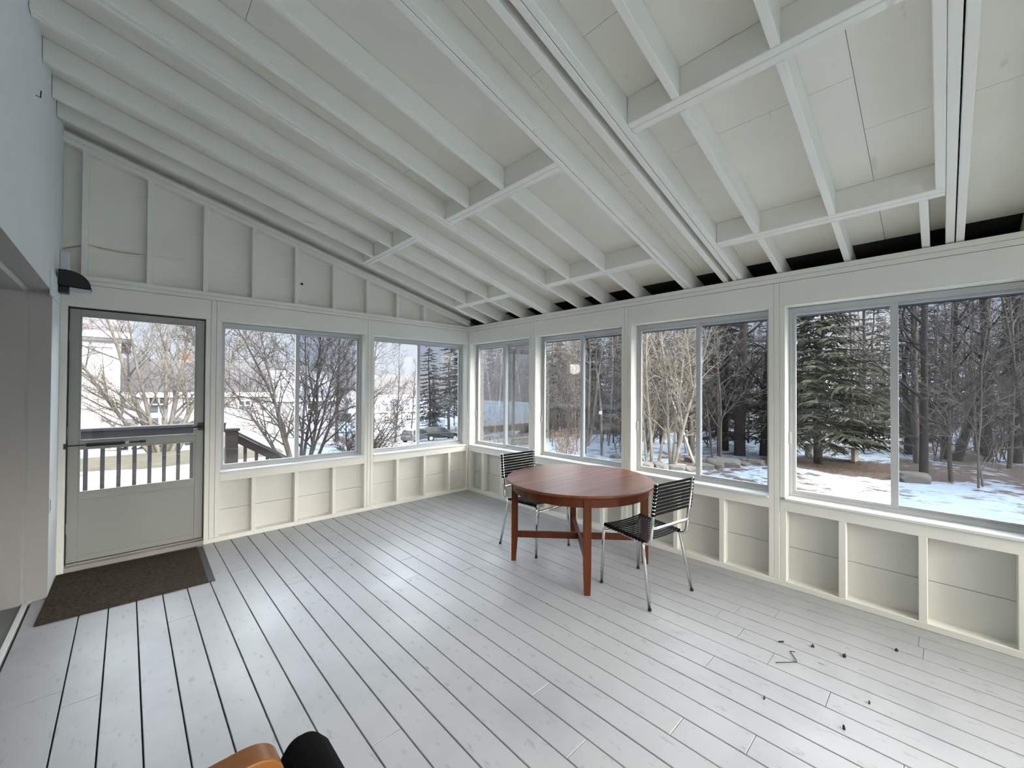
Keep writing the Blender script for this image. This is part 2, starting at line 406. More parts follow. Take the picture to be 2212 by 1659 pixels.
# inside of the house
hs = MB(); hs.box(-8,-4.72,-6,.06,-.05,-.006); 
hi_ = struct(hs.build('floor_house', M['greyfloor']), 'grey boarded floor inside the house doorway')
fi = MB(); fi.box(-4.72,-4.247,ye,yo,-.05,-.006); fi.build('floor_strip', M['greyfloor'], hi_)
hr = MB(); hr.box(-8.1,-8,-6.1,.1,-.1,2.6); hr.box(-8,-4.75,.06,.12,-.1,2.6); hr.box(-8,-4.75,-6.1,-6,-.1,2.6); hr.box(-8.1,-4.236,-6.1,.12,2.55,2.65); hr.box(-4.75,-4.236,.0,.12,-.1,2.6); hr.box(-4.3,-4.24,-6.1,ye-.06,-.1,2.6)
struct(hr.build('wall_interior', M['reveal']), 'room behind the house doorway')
th = MB(); th.box(-4.245,-4.217,ye,yo-.002,-.06,.004)
struct(th.build('trim_2', M['sill'], bevel=.002), 'white metal threshold strip of the house doorway')

# ---- ceiling: sloped roof boards with rafters and doubled headers
def slab(mb, x0,x1,y0,y1, dz0,dz1):
    mb.hexa([(x0,y0,B(x0)+dz0),(x1,y0,B(x1)+dz0),(x1,y1,B(x1)+dz0),(x0,y1,B(x0)+dz0),(x0,y0,B(x0)+dz1),(x1,y0,B(x1)+dz1),(x1,y1,B(x1)+dz1),(x0,y1,B(x0)+dz1)])
cl = MB()
xs = [-4.4,-3.42,-2.9,-2.31,-1.62,-1.2,-.41,.0,.55]
rr = random.Random(5); y = .25
slab(cl, -4.4, .55, YB-.2, .25, DZ+.012, DZ+.06)
ys = [.25,-.98,-2.2,-3.42,-4.64,-5.86,YB-.2]
for i in range(len(ys)-1):
    cut = [-4.4, -3.3+(i%2)*1.1, -1.35+(i%3)*.35, .10]
    for j in range(3): slab(cl, cut[j]+.0012, cut[j+1]-.0012, ys[i+1]+.0012, ys[i]-.0012, DZ, DZ+.012)
ceiling = struct(cl.build('ceiling', M['deck']), 'white painted sloping roof boards over the porch')
def rafter(y0, y1, x0=-4.128, x1=.42, name='rafter', drop=0):
    mb = MB(); slab(mb, x0,x1,y0,y1,-drop,DZ-.001); return mb.build(name, M['rafter'], ceiling, bevel=.003, seg=1)
G = .0013
XH, XL = (-1.822,-1.745), (-.578,-.503)         # the two header lines
full = [(-.443,-.405),(-1.574,-1.537),(-1.614,-1.577),(-2.066,-2.029),(-3.302,-3.264),(-3.345,-3.306),(-3.648,-3.606),
        (-3.722,-3.686),(-3.766,-3.726),(-4.966,-4.928),(-5.008,-4.972),(-5.285,-5.245),(-5.70,-5.66),(-6.11,-6.07),(-6.52,-6.48)]
for a,b in full: rafter(a,b)
trim_r = [(-.402,-.364),(-1.533,-1.497),(-2.025,-1.99)]   # trimmers beside the openings, lower part
rafter(-.402,-.364, -.50,.42); rafter(-1.533,-1.497,-1.745,.42); rafter(-2.025,-1.988,-4.128,-.5); rafter(-4.9265,-4.888,-4.128,-1.8225); rafter(-4.9265,-4.888,-1.7445,-.5785); rafter(-4.86,-4.822,-.503,.42)
for a in (-.715,-1.140,-2.400,-2.803,-4.050,-4.465):
    rafter(a,a+.038,-4.128,XH[0]-G); rafter(a,a+.038,XH[1]+G,XL[0]-G); rafter(a,a+.038,XL[1]+G,.42)
for a,b in ((-1.535,-.444),(-3.263,-2.068),(-4.926 ,-3.768)):
    for (p,q) in (XH,XL):
        m_ = (p+q)/2
        rafter(a,b,p,m_-.0008,'header'); rafter(a,b,m_+.0008,q,'header')
# closed eave beyond the window wall, dark colour stands in for its shade
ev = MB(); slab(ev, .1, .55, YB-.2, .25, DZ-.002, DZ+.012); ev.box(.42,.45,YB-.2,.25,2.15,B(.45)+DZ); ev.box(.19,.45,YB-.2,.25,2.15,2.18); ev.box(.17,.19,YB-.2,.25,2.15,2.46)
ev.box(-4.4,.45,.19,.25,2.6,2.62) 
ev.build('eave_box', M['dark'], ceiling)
rk = MB()
rk.hexa([(-4.4,.19,B(-4.4)-.02),(.45,.19,B(.45)-.02),(.45,.25,B(.45)-.02),(-4.4,.25,B(-4.4)-.02),(-4.4,.19,B(-4.4)+DZ),(.45,.19,B(.45)+DZ),(.45,.25,B(.45)+DZ),(-4.4,.25,B(-4.4)+DZ)])
rk.build('rake_board', M['white'], ceiling)

# ------------------------------------------------------------------ windows
def window(n, bx, u0, u1, mull, right_low, parent_label, latch_z=1.15):
    """u0<u1; right_low: the half drawn to the right in the photograph has the smaller u"""
    z0, z1 = .689, 2.182
    mb = MB(); fw = .026
    d0, d1 = .117, .172
    bx(mb,u0,u0+fw,d0,d1,z0,z1); bx(mb,u1-fw,u1,d0,d1,z0,z1); bx(mb,u0+fw,u1-fw,d0,d1,z0,z0+fw); bx(mb,u0+fw,u1-fw,d0,d1,z1-fw-.012,z1)
    bx(mb,u0+fw,u1-fw,d0+.003,d0+.008,z0+fw,z0+fw+.006)
    w = struct(mb.build(f'window_{n}', M['alu'], bevel=.002, seg=1), parent_label)
    for half in (0,1):
        a, b = (u0+fw, mull+.020) if half == 0 else (mull-.020, u1-fw)
        inner = (half == 0) != right_low      # left half sits on the inner track
        e0 = d0+.006 if inner else d0+.028
        sw = .020
        s = MB(); zz0, zz1 = z0+fw, z1-fw-.012
        s_l = .040 if half == 1 else sw; s_r = .040 if half == 0 else sw
        bx(s,a,a+s_l,e0,e0+.020,zz0,zz1); bx(s,b-s_r,b,e0,e0+.020,zz0,zz1); bx(s,a+s_l,b-s_r,e0,e0+.020,zz0,zz0+.022); bx(s,a+s_l,b-s_r,e0,e0+.020,zz1-sw,zz1)
        so = s.build('sash', M['alu'], w, bevel=.0015, seg=1)
        g = MB(); bx(g,a+s_l-.004,b-s_r+.004,e0+.008,e0+.012,zz0+.018,zz1-sw+.004); g.build('glass_pane', M['glass'], so)
        if not inner:
            sc = MB(); bx(sc,a+s_l,b-s_r,d1+.004,d1+.0055,zz0,zz1); sc.build('insect_screen', M['screen'], w)
        if inner:
            l = MB(); e = (u1 if right_low else u0); sg = -1 if right_low else 1
            bx(l,e+sg*.004,e+sg*.020,d0-.014,d0+.004,latch_z-.045,latch_z+.045); l.build('latch', M['white'], w, bevel=.002)
    return w
window(1, gbox, -3.052,-1.590,-2.323, False, 'sliding window beside the storm door, bare branches outside', 1.2)
window(2, gbox, -1.475,-.022,-.766, False, 'sliding window of the gable wall next to the corner, cars outside', 1.2)
WL = ['corner sliding window of the long wall, thin trees outside','second sliding window of the long wall, behind the table','third sliding window of the long wall, behind the nearer chair','large sliding window of the long wall with spruce and snow outside','sliding window beyond the picture edge']
MU = [-.682,-2.02,-3.352,-4.683,-6.02]
for i,(lo,hi) in enumerate(opens): window(3+i, bbox, lo, hi, MU[i], True, WL[i])
for i,(a,b) in enumerate(((-4.0,-2.75),(-2.63,-1.4),(-1.28,-.04))):
    window(8+i, ebox, a, b, (a+b)/2, True, 'sliding window in the end wall')

# ------------------------------------------------------------------ storm door
dm = MB(); y0, y1 = .048, .082
x0, x1 = -4.081, -3.183
def dbox(mb,a,b,z0,z1,ya=y0,yb=y1): mb.box(a,b,ya,yb,z0,z1)
dbox(dm,x0,x0+.064,.062,2.170); dbox(dm,x1-.064,x1,.062,2.170); dbox(dm,x0+.064,x1-.064,2.118,2.170); dbox(dm,x0+.064,x1-.064,1.002,1.066)
dbox(dm,x0+.064,x1-.064,.572,.634); dbox(dm,x0+.064,x1-.064,.062,.108)
door = struct(dm.build('door_1', M['doorpaint'], bevel=.003), 'grey glazed storm door in the gable wall')
p = MB(); dbox(p,x0+.064,x1-.064,.108,.572,y0+.008,y1-.008); p.build('panel', M['doorpaint'], door)
for z0,z1 in ((1.066,2.118),(.634,1.002)):
    g = MB(); dbox(g,x0+.064,x1-.064,z0,z1,.063,.067); g.build('glass_pane', M['glass'], door)
    b = MB(); a0,a1 = x0+.064,x1-.064
    dbox(b,a0,a0+.010,z0,z1,y0-.003,y0+.012); dbox(b,a1-.010,a1,z0,z1,y0-.003,y0+.012); dbox(b,a0+.01,a1-.01,z0,z0+.010,y0-.003,y0+.012); dbox(b,a0+.01,a1-.01,z1-.010,z1,y0-.003,y0+.012)
    b.build('glazing_bead', M['doorpaint'], door)
hd = MB(); hd.tube([(-3.205,.047,1.142),(-3.205,.012,1.142)],.011,10); hd.tube(fillet([(-3.205,.016,1.142),(-3.24,.010,1.142),(-3.275,.014,1.140)],.01),.0085,8)
hd.box(-3.226,-3.184,.034,.048,1.105,1.178); hd.build('handle', M['black'], door, smooth=False, bevel=.003)
cz = 1.033
c = MB(); c.tube([(-3.972,.030,cz),(-3.752,.030,cz)],.0145,14); c.tube([(-3.752,.030,cz),(-3.735,.030,cz)],.011,12); c.build('closer', M['black'], door, smooth=False)
c2 = MB(); c2.tube([(-3.735,.030,cz),(-3.71,.030,cz)],.0125,12); c2.build('closer_collar', M['alu'], door)
c3 = MB(); c3.tube([(-3.71,.030,cz),(-3.618,.030,cz)],.0075,10); c3.box(-3.64,-3.60,.026,.05,cz-.010,cz+.010); c3.tube([(-4.094,.022,cz),(-3.972,.030,cz)],.0045,8); c3.box(-4.10,-4.086,-.004,.034,cz-.022,cz+.022); c3.build('closer_rod', M['black'], door)
hg = MB()
for z in (.35,1.15,1.95): hg.tube([(-4.084,.046,z-.04),(-4.084,.046,z+.04)],.006,8)
hg.build('hinge', M['alu'], door)
gap = MB(); gap.box(-4.088,-4.0815,.03,.112,.05,2.184); gap.box(-4.088,-3.176,.052,.112,2.1705,2.184); gap.box(-3.1825,-3.176,.052,.112,.05,2.184); gap.box(-4.081,-3.183,.054,.078,.0545,.0615); gap.build('dark_gap_fill', M['black'], door)  # solid black fill standing in for shade in the gaps round the leaf
tsl = MB(); tsl.box(-4.088,-3.176,.0,.165,.0,.040); tsl.box(-4.088,-3.176,.05,.08,.04,.054)
struct(tsl.build('trim_3', paint('worn_threshold', (.42,.39,.35), .7, .8, (.4,3,1), dirt=(.08,.06,.05), var=.3), bevel=.004), 'worn wooden threshold under the storm door')

# ------------------------------------------------------------------ things on the house wall
bp_ = MB(); bp_.box(HW,HW+.012,-.62,-.135,2.166,2.342)
tag(bp_.build('mounting_board', M['drywall'], bevel=.003), 'flat white board on the house wall behind the black wall lamp', 'board')
sx = HW+.0125
lampo = empty('wall_lamp', (sx,-.27,2.30)); tag(lampo, 'black quarter-round wall lamp on the house wall above the storm door', 'lamp')
b = MB(); prof = [(0,.112)]
for k in range(13):
    a = PI/2*(1-k/12); prof.append((.040+.134*math.cos(a), -.006+.118*math.sin(a)))
prof += [(.176,-.016),(.055,-.008),(.0,-.008)]
b.prism([(q[0],q[1]) for q in prof],'y',-.066,.066); b.build('shade', M['bronze'], lampo, bevel=.002)
b = MB(); b.box(.0,.055,-.05,.05,-.062,-.009); b.build('base_box', M['bronze'], lampo, bevel=.008)
b = MB(); b.prism([(.060,-.0165),(.172,-.0225),(.170,-.034),(.060,-.036)],'y',-.058,.058); b.build('lens', M['lens'], lampo, bevel=.002)
b = MB(); b.tube([(.035,0,.108),(.035,0,.124)],.010,10); b.build('knob', M['bronze'], lampo)
dv = MB(); pr_ = [(-.105,2.455),(-.02,2.455),(-.02,2.60)]
for k in range(7): a = PI/2*k/6; pr_.append((-.02-.085+.03*math.cos(PI/2+a)+.03-.0, 2.585+.03*math.sin(PI/2-a)*1.0)) if False else None
pr_ = [(-.11,2.456),(-.022,2.456),(-.022,2.585),(-.03,2.604),(-.048,2.612),(-.084,2.612),(-.102,2.604),(-.11,2.585)]
dv.prism(pr_,'x',HW,HW+.055)
tag(dv.build('cable_cover', M['white'], bevel=.008, seg=3), 'small white rounded plastic cover above the black wall lamp', 'cover')
sp = MB(); sp.box(HW,HW+.006,-.475+.012,-.475+.082,.60,.715); spo = tag(sp.build('outlet_plate', M['drywall'], bevel=.002), 'painted-over outlet plate low on the house wall beside the doormat', 'outlet')
e = MB(); e.box(HW+.006,HW+.008,-.462,-.457,.62,.70); e.build('slot', M['black'], spo)
hk = MB(); hk.tube([(HW,-1.33,3.20),(HW+.018,-1.33,3.195),(HW+.02,-1.33,3.235)],.003,8)
tag(hk.build('hook', M['black']), 'small dark hook high on the house wall under the rafters', 'hook')
# cable stapled along the gable
cab = empty('cable', (0,0,0)); tag(cab, 'slack thin cable running through the studs of the upper gable wall', 'cable')
cb = MB(); cb.tube(catmull([(-4.125,.080,2.665),(-4.0,.072,2.722),(-3.98,.07,2.722),(-3.80,.072,2.712),(-3.62,.078,2.722)],6),.0055,6); cb.build('cable_jacket', M['cable'], cab)['label'] = 'beige stretch of the cable'
cb = MB(); cb.tube(catmull([(-3.98,.064,2.715),(-3.78,.066,2.690),(-3.58,.068,2.722),(-3.40,.07,2.72),(-3.2,.07,2.715),(-3.0,.07,2.716),(-2.8,.07,2.70),(-2.6,.07,2.706),(-2.38,.072,2.715),(-2.345,.078,2.665)],6),.0055,6); cb.build('cable_jacket', M['cablewhite'], cab)['label'] = 'white stretch of the cable'
kh = MB(); kh.tube([(-2.30,.089,2.70),(-2.30,.078,2.70)],.012,10); tag(kh.build('wall_plug', M['debris']), 'small dark plug hole in the upper gable wall at the end of the cable', 'plug')

# ------------------------------------------------------------------ doormat
dmo = empty('doormat', (-3.665,-.500,0), -.022); tag(dmo, 'dark brown doormat in front of the storm door', 'doormat')
b = MB(); b.box(-.468,.425,-.462,.462,.0,.011); b.build('pile', M['mat'], dmo, bevel=.004)
b = MB(); b.box(.425,.470,-.462,.462,.0,.0055); b.build('border', M['matedge'], dmo, bevel=.002)

# ------------------------------------------------------------------ round table
TX, TY = -.808, -2.695
tb = empty('dining_table', (TX,TY,0), -.03); tag(tb, 'round reddish-brown wooden dining table between the two black strap chairs', 'table')
R_ = .640; zt = .742
for sgn in (-1,1):
    b = MB(); n = 40; prof = [(0,zt-.024),(R_-.014,zt-.024),(R_-.004,zt-.018),(R_,zt-.011),(R_-.002,zt-.004),(R_-.008,zt),(0,zt)]
    k = len(prof); a0 = 0 if sgn > 0 else PI
    for i in range(n+1):
        a = a0 + PI*i/n
        b.v += [(r*math.cos(a), max(.0006,r*math.sin(a)*1) if sgn > 0 else min(-.0006,r*math.sin(a)), z) for r,z in prof]
    for i in range(n):
        for q in range(k-1): b.f.append((i*k+q,(i+1)*k+q,(i+1)*k+q+1,i*k+q+1)); b.m.append(0)
    b.f.append(tuple(range(k))); b.m.append(0); b.f.append(tuple(n*k+q for q in range(k))[::-1]); b.m.append(0)
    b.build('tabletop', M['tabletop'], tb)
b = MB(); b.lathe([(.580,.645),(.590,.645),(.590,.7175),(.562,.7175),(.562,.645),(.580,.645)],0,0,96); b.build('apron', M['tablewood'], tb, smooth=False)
LEGA = [math.radians(45+90*i) for i in range(4)]
for a in LEGA:
    c_, s_ = math.cos(a), math.sin(a)
    b = MB(); rad = .567; w = .028
    def P(rr_, tt, z): return (c_*rr_ - s_*tt, s_*rr_ + c_*tt, z)
    secs = [(.0,.040,.022),(.205,.056,.028),(.262,.056,.028),(.7175,.056,.028)]      # z, radial depth, half width
    for i in range(3):
        za,da,wa = secs[i]; zb,db,wb = secs[i+1]; ro = rad+.030
        b.hexa([P(ro-da,-wa,za),P(ro,-wa,za),P(ro,wa,za),P(ro-da,wa,za),P(ro-db,-wb,zb),P(ro,-wb,zb),P(ro,wb,zb),P(ro-db,wb,zb)])
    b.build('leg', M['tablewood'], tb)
for i in range(2):
    a = LEGA[i]; c_, s_ = math.cos(a), math.sin(a); b = MB(); L_ = .541; w = .0115
    z0, z1 = .203, .258
    if i == 0: segs = [(-L_,L_)]
    else: segs = [(-L_,-.0125),(.0125,L_)]
    for p0,p1 in segs:
        b.hexa([(c_*r-s_*t, s_*r+c_*t, z) for z in (z0,z1) for r,t in ((p0,-w),(p1,-w),(p1,w),(p0,w))])
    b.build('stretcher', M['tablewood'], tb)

# ------------------------------------------------------------------ chrome strap chairs (front = +y)
def make_chair():
    t = empty('strap_chair')
    def sx(s, v): return s*v
    for s in (-1,1):
        pts = [(s*.223,.236,.004),(s*.207,.226,.452),(s*.212,-.165,.428),(s*.216,-.215,.455),(s*.216,-.262,.876)]
        P_ = fillet([pts[0],(s*.208,.226,.457),(s*.214,-.212,.430),pts[4]],.055,8)
        b = MB(); b.tube(P_,.0118,12); b.build('side_frame', M['chrome'], t, smooth=True)
        b = MB(); b.tube(fillet([(s*.252,-.236,.004),(s*.222,-.158,.408),(s*.214,-.150,.434)],.02),.0118,12); b.build('rear_leg', M['chrome'], t, smooth=True)
        for fx,fy in ((.223,.236),(.252,-.236)):
            b = MB(); b.tube([(s*fx,fy,.0),(s*fx,fy,.012)],.0135,10); b.build('foot_cap', M['rubber'], t)
    b = MB(); b.tube(fillet([(-.217,-.224,.552),(-.18,-.238,.552),(.18,-.238,.552),(.217,-.224,.552)],.02),.0105,10); b.build('rear_bar', M['chrome'], t, smooth=True)
    b = MB(); b.tube([(-.209,.226,.405),(.209,.226,.405)],.0095,10); b.build('front_bar', M['chrome'], t, smooth=True)
    # elastic back straps wrapped round the uprights
    def upy(z): return -.217 - (z-.46)*.108
    for k in range(9):
        z = .652 + k*.0258; y = upy(z); b = MB()
        h = .0092
        def band(mb, yy, t0, half):
            mb.box(-half,half,yy-t0,yy+t0,z-h,z+h)
        band(b, y-.0005, .0022, .2165)
        for s in (-1,1):
            loop = []
            for q in range(9):
                a = -PI/2+PI*q/8; loop.append((s*(.2165+.0152*math.cos(a)), y+.0152*math.sin(a)))
            for q in range(9):
                a = PI/2-PI*q/8; loop.append((s*(.2165+.0118*math.cos(a)), y+.0118*math.sin(a)))
            b.prism(loop if s > 0 else loop[::-1],'z',z-h,z+h)
        b.build('back_strap', M['blackstrap'], t)
    for k in range(14):
        y = -.150 + k*.0272; zz = .4555 + (y+.21)*.062 - .008; b = MB(); h = .0095
        n = 8
        for q in range(n):
            u0, u1 = -.212+.424*q/n, -.212+.424*(q+1)/n
            sg = lambda u: -.012*(1-(u/.212)**2)
            b.hexa([(u0,y-h,zz+sg(u0)-.0018),(u1,y-h,zz+sg(u1)-.0018),(u1,y+h,zz+sg(u1)-.0018),(u0,y+h,zz+sg(u0)-.0018),(u0,y-h,zz+sg(u0)+.0018),(u1,y-h,zz+sg(u1)+.0018),(u1,y+h,zz+sg(u1)+.0018),(u0,y+h,zz+sg(u0)+.0018)])
        for s in (-1,1): b.tube([(s*.211,y-h,zz-.010),(s*.211,y+h,zz-.010)],.0148,10)
        b.build('seat_strap', M['blackstrap'], t)
    return t
ch1 = make_chair(); ch1.location = (-.808,-3.325,0); ch1.rotation_euler.z = math.radians(-9)
ch2 = copy_tree(ch1); ch2.location = (-.800,-2.160,0); ch2.rotation_euler.z = math.radians(180-2)
tag(ch1, 'chrome chair with black straps on the near side of the round table', 'chair', 'chrome strap chairs at the round table')
tag(ch2, 'chrome chair with black straps on the far side of the round table', 'chair', 'chrome strap chairs at the round table')

# ------------------------------------------------------------------ bentwood armchair at the bottom edge
ac = empty('armchair', (-3.80,-4.05,0)); tag(ac, 'bentwood armchair with black cushion cut off by the bottom picture edge', 'armchair')
def strip(mb, path, y0, y1, th):
    """bent laminated strip: path in local x,z"""
    n = len(path); o = []; i_ = []
    for k,(px,pz) in enumerate(path):
        a = Vector(path[max(k-1,0)]); c_ = Vector(path[min(k+1,n-1)]); d = (c_-a).normalized(); nr = Vector((-d.y,d.x))
        o.append((px+nr.x*th/2,pz+nr.y*th/2)); i_.append((px-nr.x*th/2,pz-nr.y*th/2))
    b_ = len(mb.v)
    for k in range(n): mb.v += [(o[k][0],y0,o[k][1]),(o[k][0],y1,o[k][1]),(i_[k][0],y1,i_[k][1]),(i_[k][0],y0,i_[k][1])]
    for k in range(n-1):
        for q in range(4):
            r_ = (q+1)%4; mb.f.append((b_+4*k+q,b_+4*k+r_,b_+4*k+4+r_,b_+4*k+4+q)); mb.m.append(0)
    mb.f.append((b_+3,b_+2,b_+1,b_)); e_ = b_+4*(n-1); mb.f.append((e_,e_+1,e_+2,e_+3)); mb.m += [0,0]
def path2(pts, r, n=10): return [(p.x,p.z) for p in fillet([(a,0,c) for a,c in pts], r, n)]
for sgn in (1,-1):
    yc = .315*sgn; b = MB()
    loop = path2([(-.28,.60),(.368,.612),(.335,.36),(.30,.013),(-.30,.013)],.085,26)
    strip(b, loop, yc-.034, yc+.034, .026); b.build('arm', M['bent'], ac, bevel=.004)
    b = MB(); strip(b, path2([(-.30,.03),(-.31,.25),(-.29,.60)],.06,6), yc-.034, yc+.034, .026); b.build('rear_leg', M['bent'], ac, bevel=.003)
for xx in (-.2,.25):
    b = MB(); b.box(xx-.03,xx+.03,-.30,.30,.27,.295); b.build('crossbar', M['bent'], ac, bevel=.003)
def cushion(name, prof, y0, y1, extra=None):
    b = MB(); b.prism(prof,'y',y0,y1); return b.build(name, M['cushion'], ac, bevel=.035, seg=5)
cushion('seat_cushion', [(-.26,.31),(.38,.31),(.46,.33),(.475,.40),(.44,.455),(.36,.46),(-.16,.41),(-.26,.40)], -.272,.272)
b = MB(); b.prism([(.376,.36),(.47,.37),(.515,.43),(.508,.505),(.47,.552),(.41,.552),(.376,.50)],'y',-.405,.405); b.build('seat_front_roll', M['cushion'], ac, bevel=.034, seg=6)
cushion('back_cushion', [(-.28,.42),(-.16,.42),(-.21,.98),(-.315,.98)], -.272,.272)

# ------------------------------------------------------------------ bits on the floor
def twig(name, pts, r, label, cat='twig'):
    b = MB(); b.tube([Vector(p) for p in pts], r, 5); return tag(b.build(name, M['debris']), label, cat)
twig('twig', [(-1.075,-4.265,.004),(-.985,-4.345,.005),(-.96,-4.335,.004),(-.905,-4.295,.006),(-.885,-4.315,.004)],.0022,'thin crooked dry twig lying on the floor boards right of the table')
twig('twig', [(-.845,-4.225,.005),(-.825,-4.245,.006)],.005,'short dark stub of twig on the floor just above the crooked twig')
def leaf(x,y,r,seed,label):
    rn = random.Random(seed); b = MB(); pts = []
    for k in range(7): a = 2*PI*k/7; q = r*rn.uniform(.6,1.1); pts.append((x+q*math.cos(a), y+q*math.sin(a)*.6, .004+rn.uniform(.0,.012)))
    n = len(pts); b.v = pts+[(x,y,.018)]+[(p[0],p[1],.0005) for p in pts]
    for k in range(n): b.f.append((k,(k+1)%n,n)); b.m.append(0); b.f.append((n+1+k,n+1+(k+1)%n,(k+1)%n,k)); b.m.append(0)
    return tag(b.build('dead_leaf', M['debris']), label, 'leaf')
leaf(-.745,-4.375,.014,1,'small curled dark leaf on the floor to the right of the twig')
leaf(-.72,-4.52,.015,2,'dark dead insect-like leaf scrap on the floor below the curled leaf')
leaf(-.43,-4.72,.013,3,'flat dark leaf scrap on the floor nearest the large window wall')
leaf(-1.42,-4.30,.008,4,'tiny dark crumb of leaf on the floor in front of the near chair')
leaf(-1.36,-4.60,.009,5,'dark round crumb of leaf on the middle of the bare floor')
leaf(-1.08,-4.66,.008,6,'small dark leaf crumb on the floor between the twig and the picture bottom')

# =================================================================== OUTSIDE
CX, CY = -3.73, -4.91
def smooth(a,b,t): t = min(1,max(0,(t-a)/(b-a))); return t*t*(3-2*t)
def g0(x, y):
    dx, dy = x-CX, y-CY; r = math.hypot(dx,dy); az = math.degrees(math.atan2(dx,dy))
    w = smooth(14,27,az)*(1-.8*smooth(33,44,az))
    return -.75 - .05*max(0,y-5) - .0626*max(0,r-10)*w + .10*max(0,r-34)*smooth(40,52,az)
def G(x, y):
    dx, dy = x-CX, y-CY; r = math.hypot(dx,dy); az = math.degrees(math.atan2(dx,dy))
    if r > 46 and -60 < az < 46:
        k = 46/r; t = smooth(40,46,az)
        z = (1-t)*(g0(CX+dx*k, CY+dy*k) + (r-46)*.012) + t*g0(x,y)
    else: z = g0(x,y)
    return z
def ground_mat():
    m,nt,N,L,b = new_mat('snow_and_leaf_litter')
    v = coords(N, L)
    n1 = noise_tex(N, L, v, .55, 8, .62); n2 = noise_tex(N, L, v, 3.2, 6, .65)
    # bare patch under the big spruce, snow-free litter inside the woods
    def blob(px,py,sx,sy):
        mp = N.new('ShaderNodeMapping'); mp.vector_type = 'TEXTURE'; mp.inputs['Location'].default_value = (px,py,0); mp.inputs['Scale'].default_value = (sx,sy,1000)
        L.new(v, mp.inputs['Vector']); ln = N.new('ShaderNodeVectorMath'); ln.operation = 'LENGTH'; L.new(mp.outputs[0], ln.inputs[0])
        r = ramp(N, [(.55,(1,1,1)),(1,(0,0,0))]); L.new(ln.outputs['Value'], r.inputs[0]); return r.outputs[0]
    def madd(a, k, c):
        q = N.new('ShaderNodeMath'); q.operation = 'MULTIPLY_ADD'; L.new(a, q.inputs[0]); q.inputs[1].default_value = k
        if isinstance(c,(int,float)): q.inputs[2].default_value = c
        else: L.new(c, q.inputs[2])
        return q.outputs[0]
    s = madd(n1, .55, 0.0); s = madd(n2, .6, s)
    for (px,py,sx,sy,k) in ((12.4,-3.0,2.0,2.6,.42),(9.6,-.3,2.6,2.6,.06),(14.2,-6.3,3.6,3.5,.12),(31,4,19.5,40,.075),(26,25,24,20,.30),(8,76,46,24,.30)):
        s = madd(blob(px,py,sx,sy), k, s)
    mask = ramp(N, [(.60,(0,0,0)),(.68,(1,1,1))]); L.new(s, mask.inputs[0])
    lit = ramp(N, [(.3,(.024,.018,.015)),(.7,(.07,.054,.045))]); L.new(noise_tex(N, L, v, 9, 6), lit.inputs[0])
    snow = ramp(N, [(.3,(.145,.192,.25)),(.7,(.175,.222,.277))]); L.new(noise_tex(N, L, v, 1.1, 5), snow.inputs[0])
    L.new(mixc(N, L, mask.outputs[0], snow.outputs[0], lit.outputs[0]), b.inputs['Base Color'])
    b.inputs['Roughness'].default_value = .85; b.inputs['Specular IOR Level'].default_value = .15
    bp = N.new('ShaderNodeBump'); bp.inputs['Strength'].default_value = .5; bp.inputs['Distance'].default_value = .12
    L.new(n2, bp.inputs['Height']); L.new(bp.outputs[0], b.inputs['Normal']); return m
def ground_mesh():
    mb = MB(); X = []; x = -60.
    while x < 100: X.append(x); x += .8 if -6 < x < 30 else 2.5
    Y = []; y = -45.
    while y < 130: Y.append(y); y += .8 if -12 < y < 28 else 2.5
    for y in Y:
        for x in X:
            near = smooth(7.5,10,math.hypot(x-CX,y-CY))
            z = G(x,y) + near*.10*noise.noise(Vector((x*.35,y*.35,0))) + near*.05*noise.noise(Vector((x*1.3,y*1.3,4)))
            mb.v.append((x,y,z))
    nx = len(X)
    for j in range(len(Y)-1):
        for i in range(nx-1):
            mb.f.append((j*nx+i,j*nx+i+1,(j+1)*nx+i+1,(j+1)*nx+i)); mb.m.append(0)
    return mb
struct(ground_mesh().build('ground', ground_mat(), smooth=True), 'snowy ground with leaf litter around the house')

def draped(name, A, Bq, mat, label, n=16, mdiv=60, lift=.16):
    def along(P, t):
        t *= len(P)-1; i = min(int(t), len(P)-2); f = t-i
        return (P[i][0]*(1-f)+P[i+1][0]*f, P[i][1]*(1-f)+P[i+1][1]*f)
    mb = MB()
    for i in range(mdiv+1):
        a = along(A, i/mdiv); b = along(Bq, i/mdiv)
        for j in range(n+1):
            s = j/n; x = a[0]*(1-s)+b[0]*s; y = a[1]*(1-s)+b[1]*s; e = min(1, 6*min(s,1-s))
            mb.v.append((x,y,G(x,y)+lift*e-.06*(1-e)))
    for i in range(mdiv):
        for j in range(n):
            mb.f.append((i*(n+1)+j,i*(n+1)+j+1,(i+1)*(n+1)+j+1,(i+1)*(n+1)+j)); mb.m.append(0)
    return struct(mb.build(name, mat, smooth=True), label)
asph = paint('pale_salted_asphalt', (.155,.166,.178), .8, .15, (1,1,1), var=.12, dirt=(.19,.2,.21), bump=0)
grs = paint('winter_grass', (.037,.033,.02), .95, .5, (1,1,1), var=.45, dirt=(.085,.075,.05), bump=0)
draped('driveway', [(-30,12.6),(-14,12.4),(-4,12.4),(2,13.2),(8,20),(14,33),(21,52)], [(-30,3.2),(-14,3.2),(-4,3.4),(3.5,5.5),(12.5,15),(22,29),(31,50)], asph, 'pale salted driveway beyond the porch railing')
draped('lawn_strip', [(-30,19.5),(-14,19.3),(-8,19.2),(-3,19.0),(1,18.8)], [(-30,12.9),(-14,12.7),(-8,12.7),(-3,12.7),(1.0,13.3)], grs, 'brown winter grass strip between driveway and white houses', lift=.13)
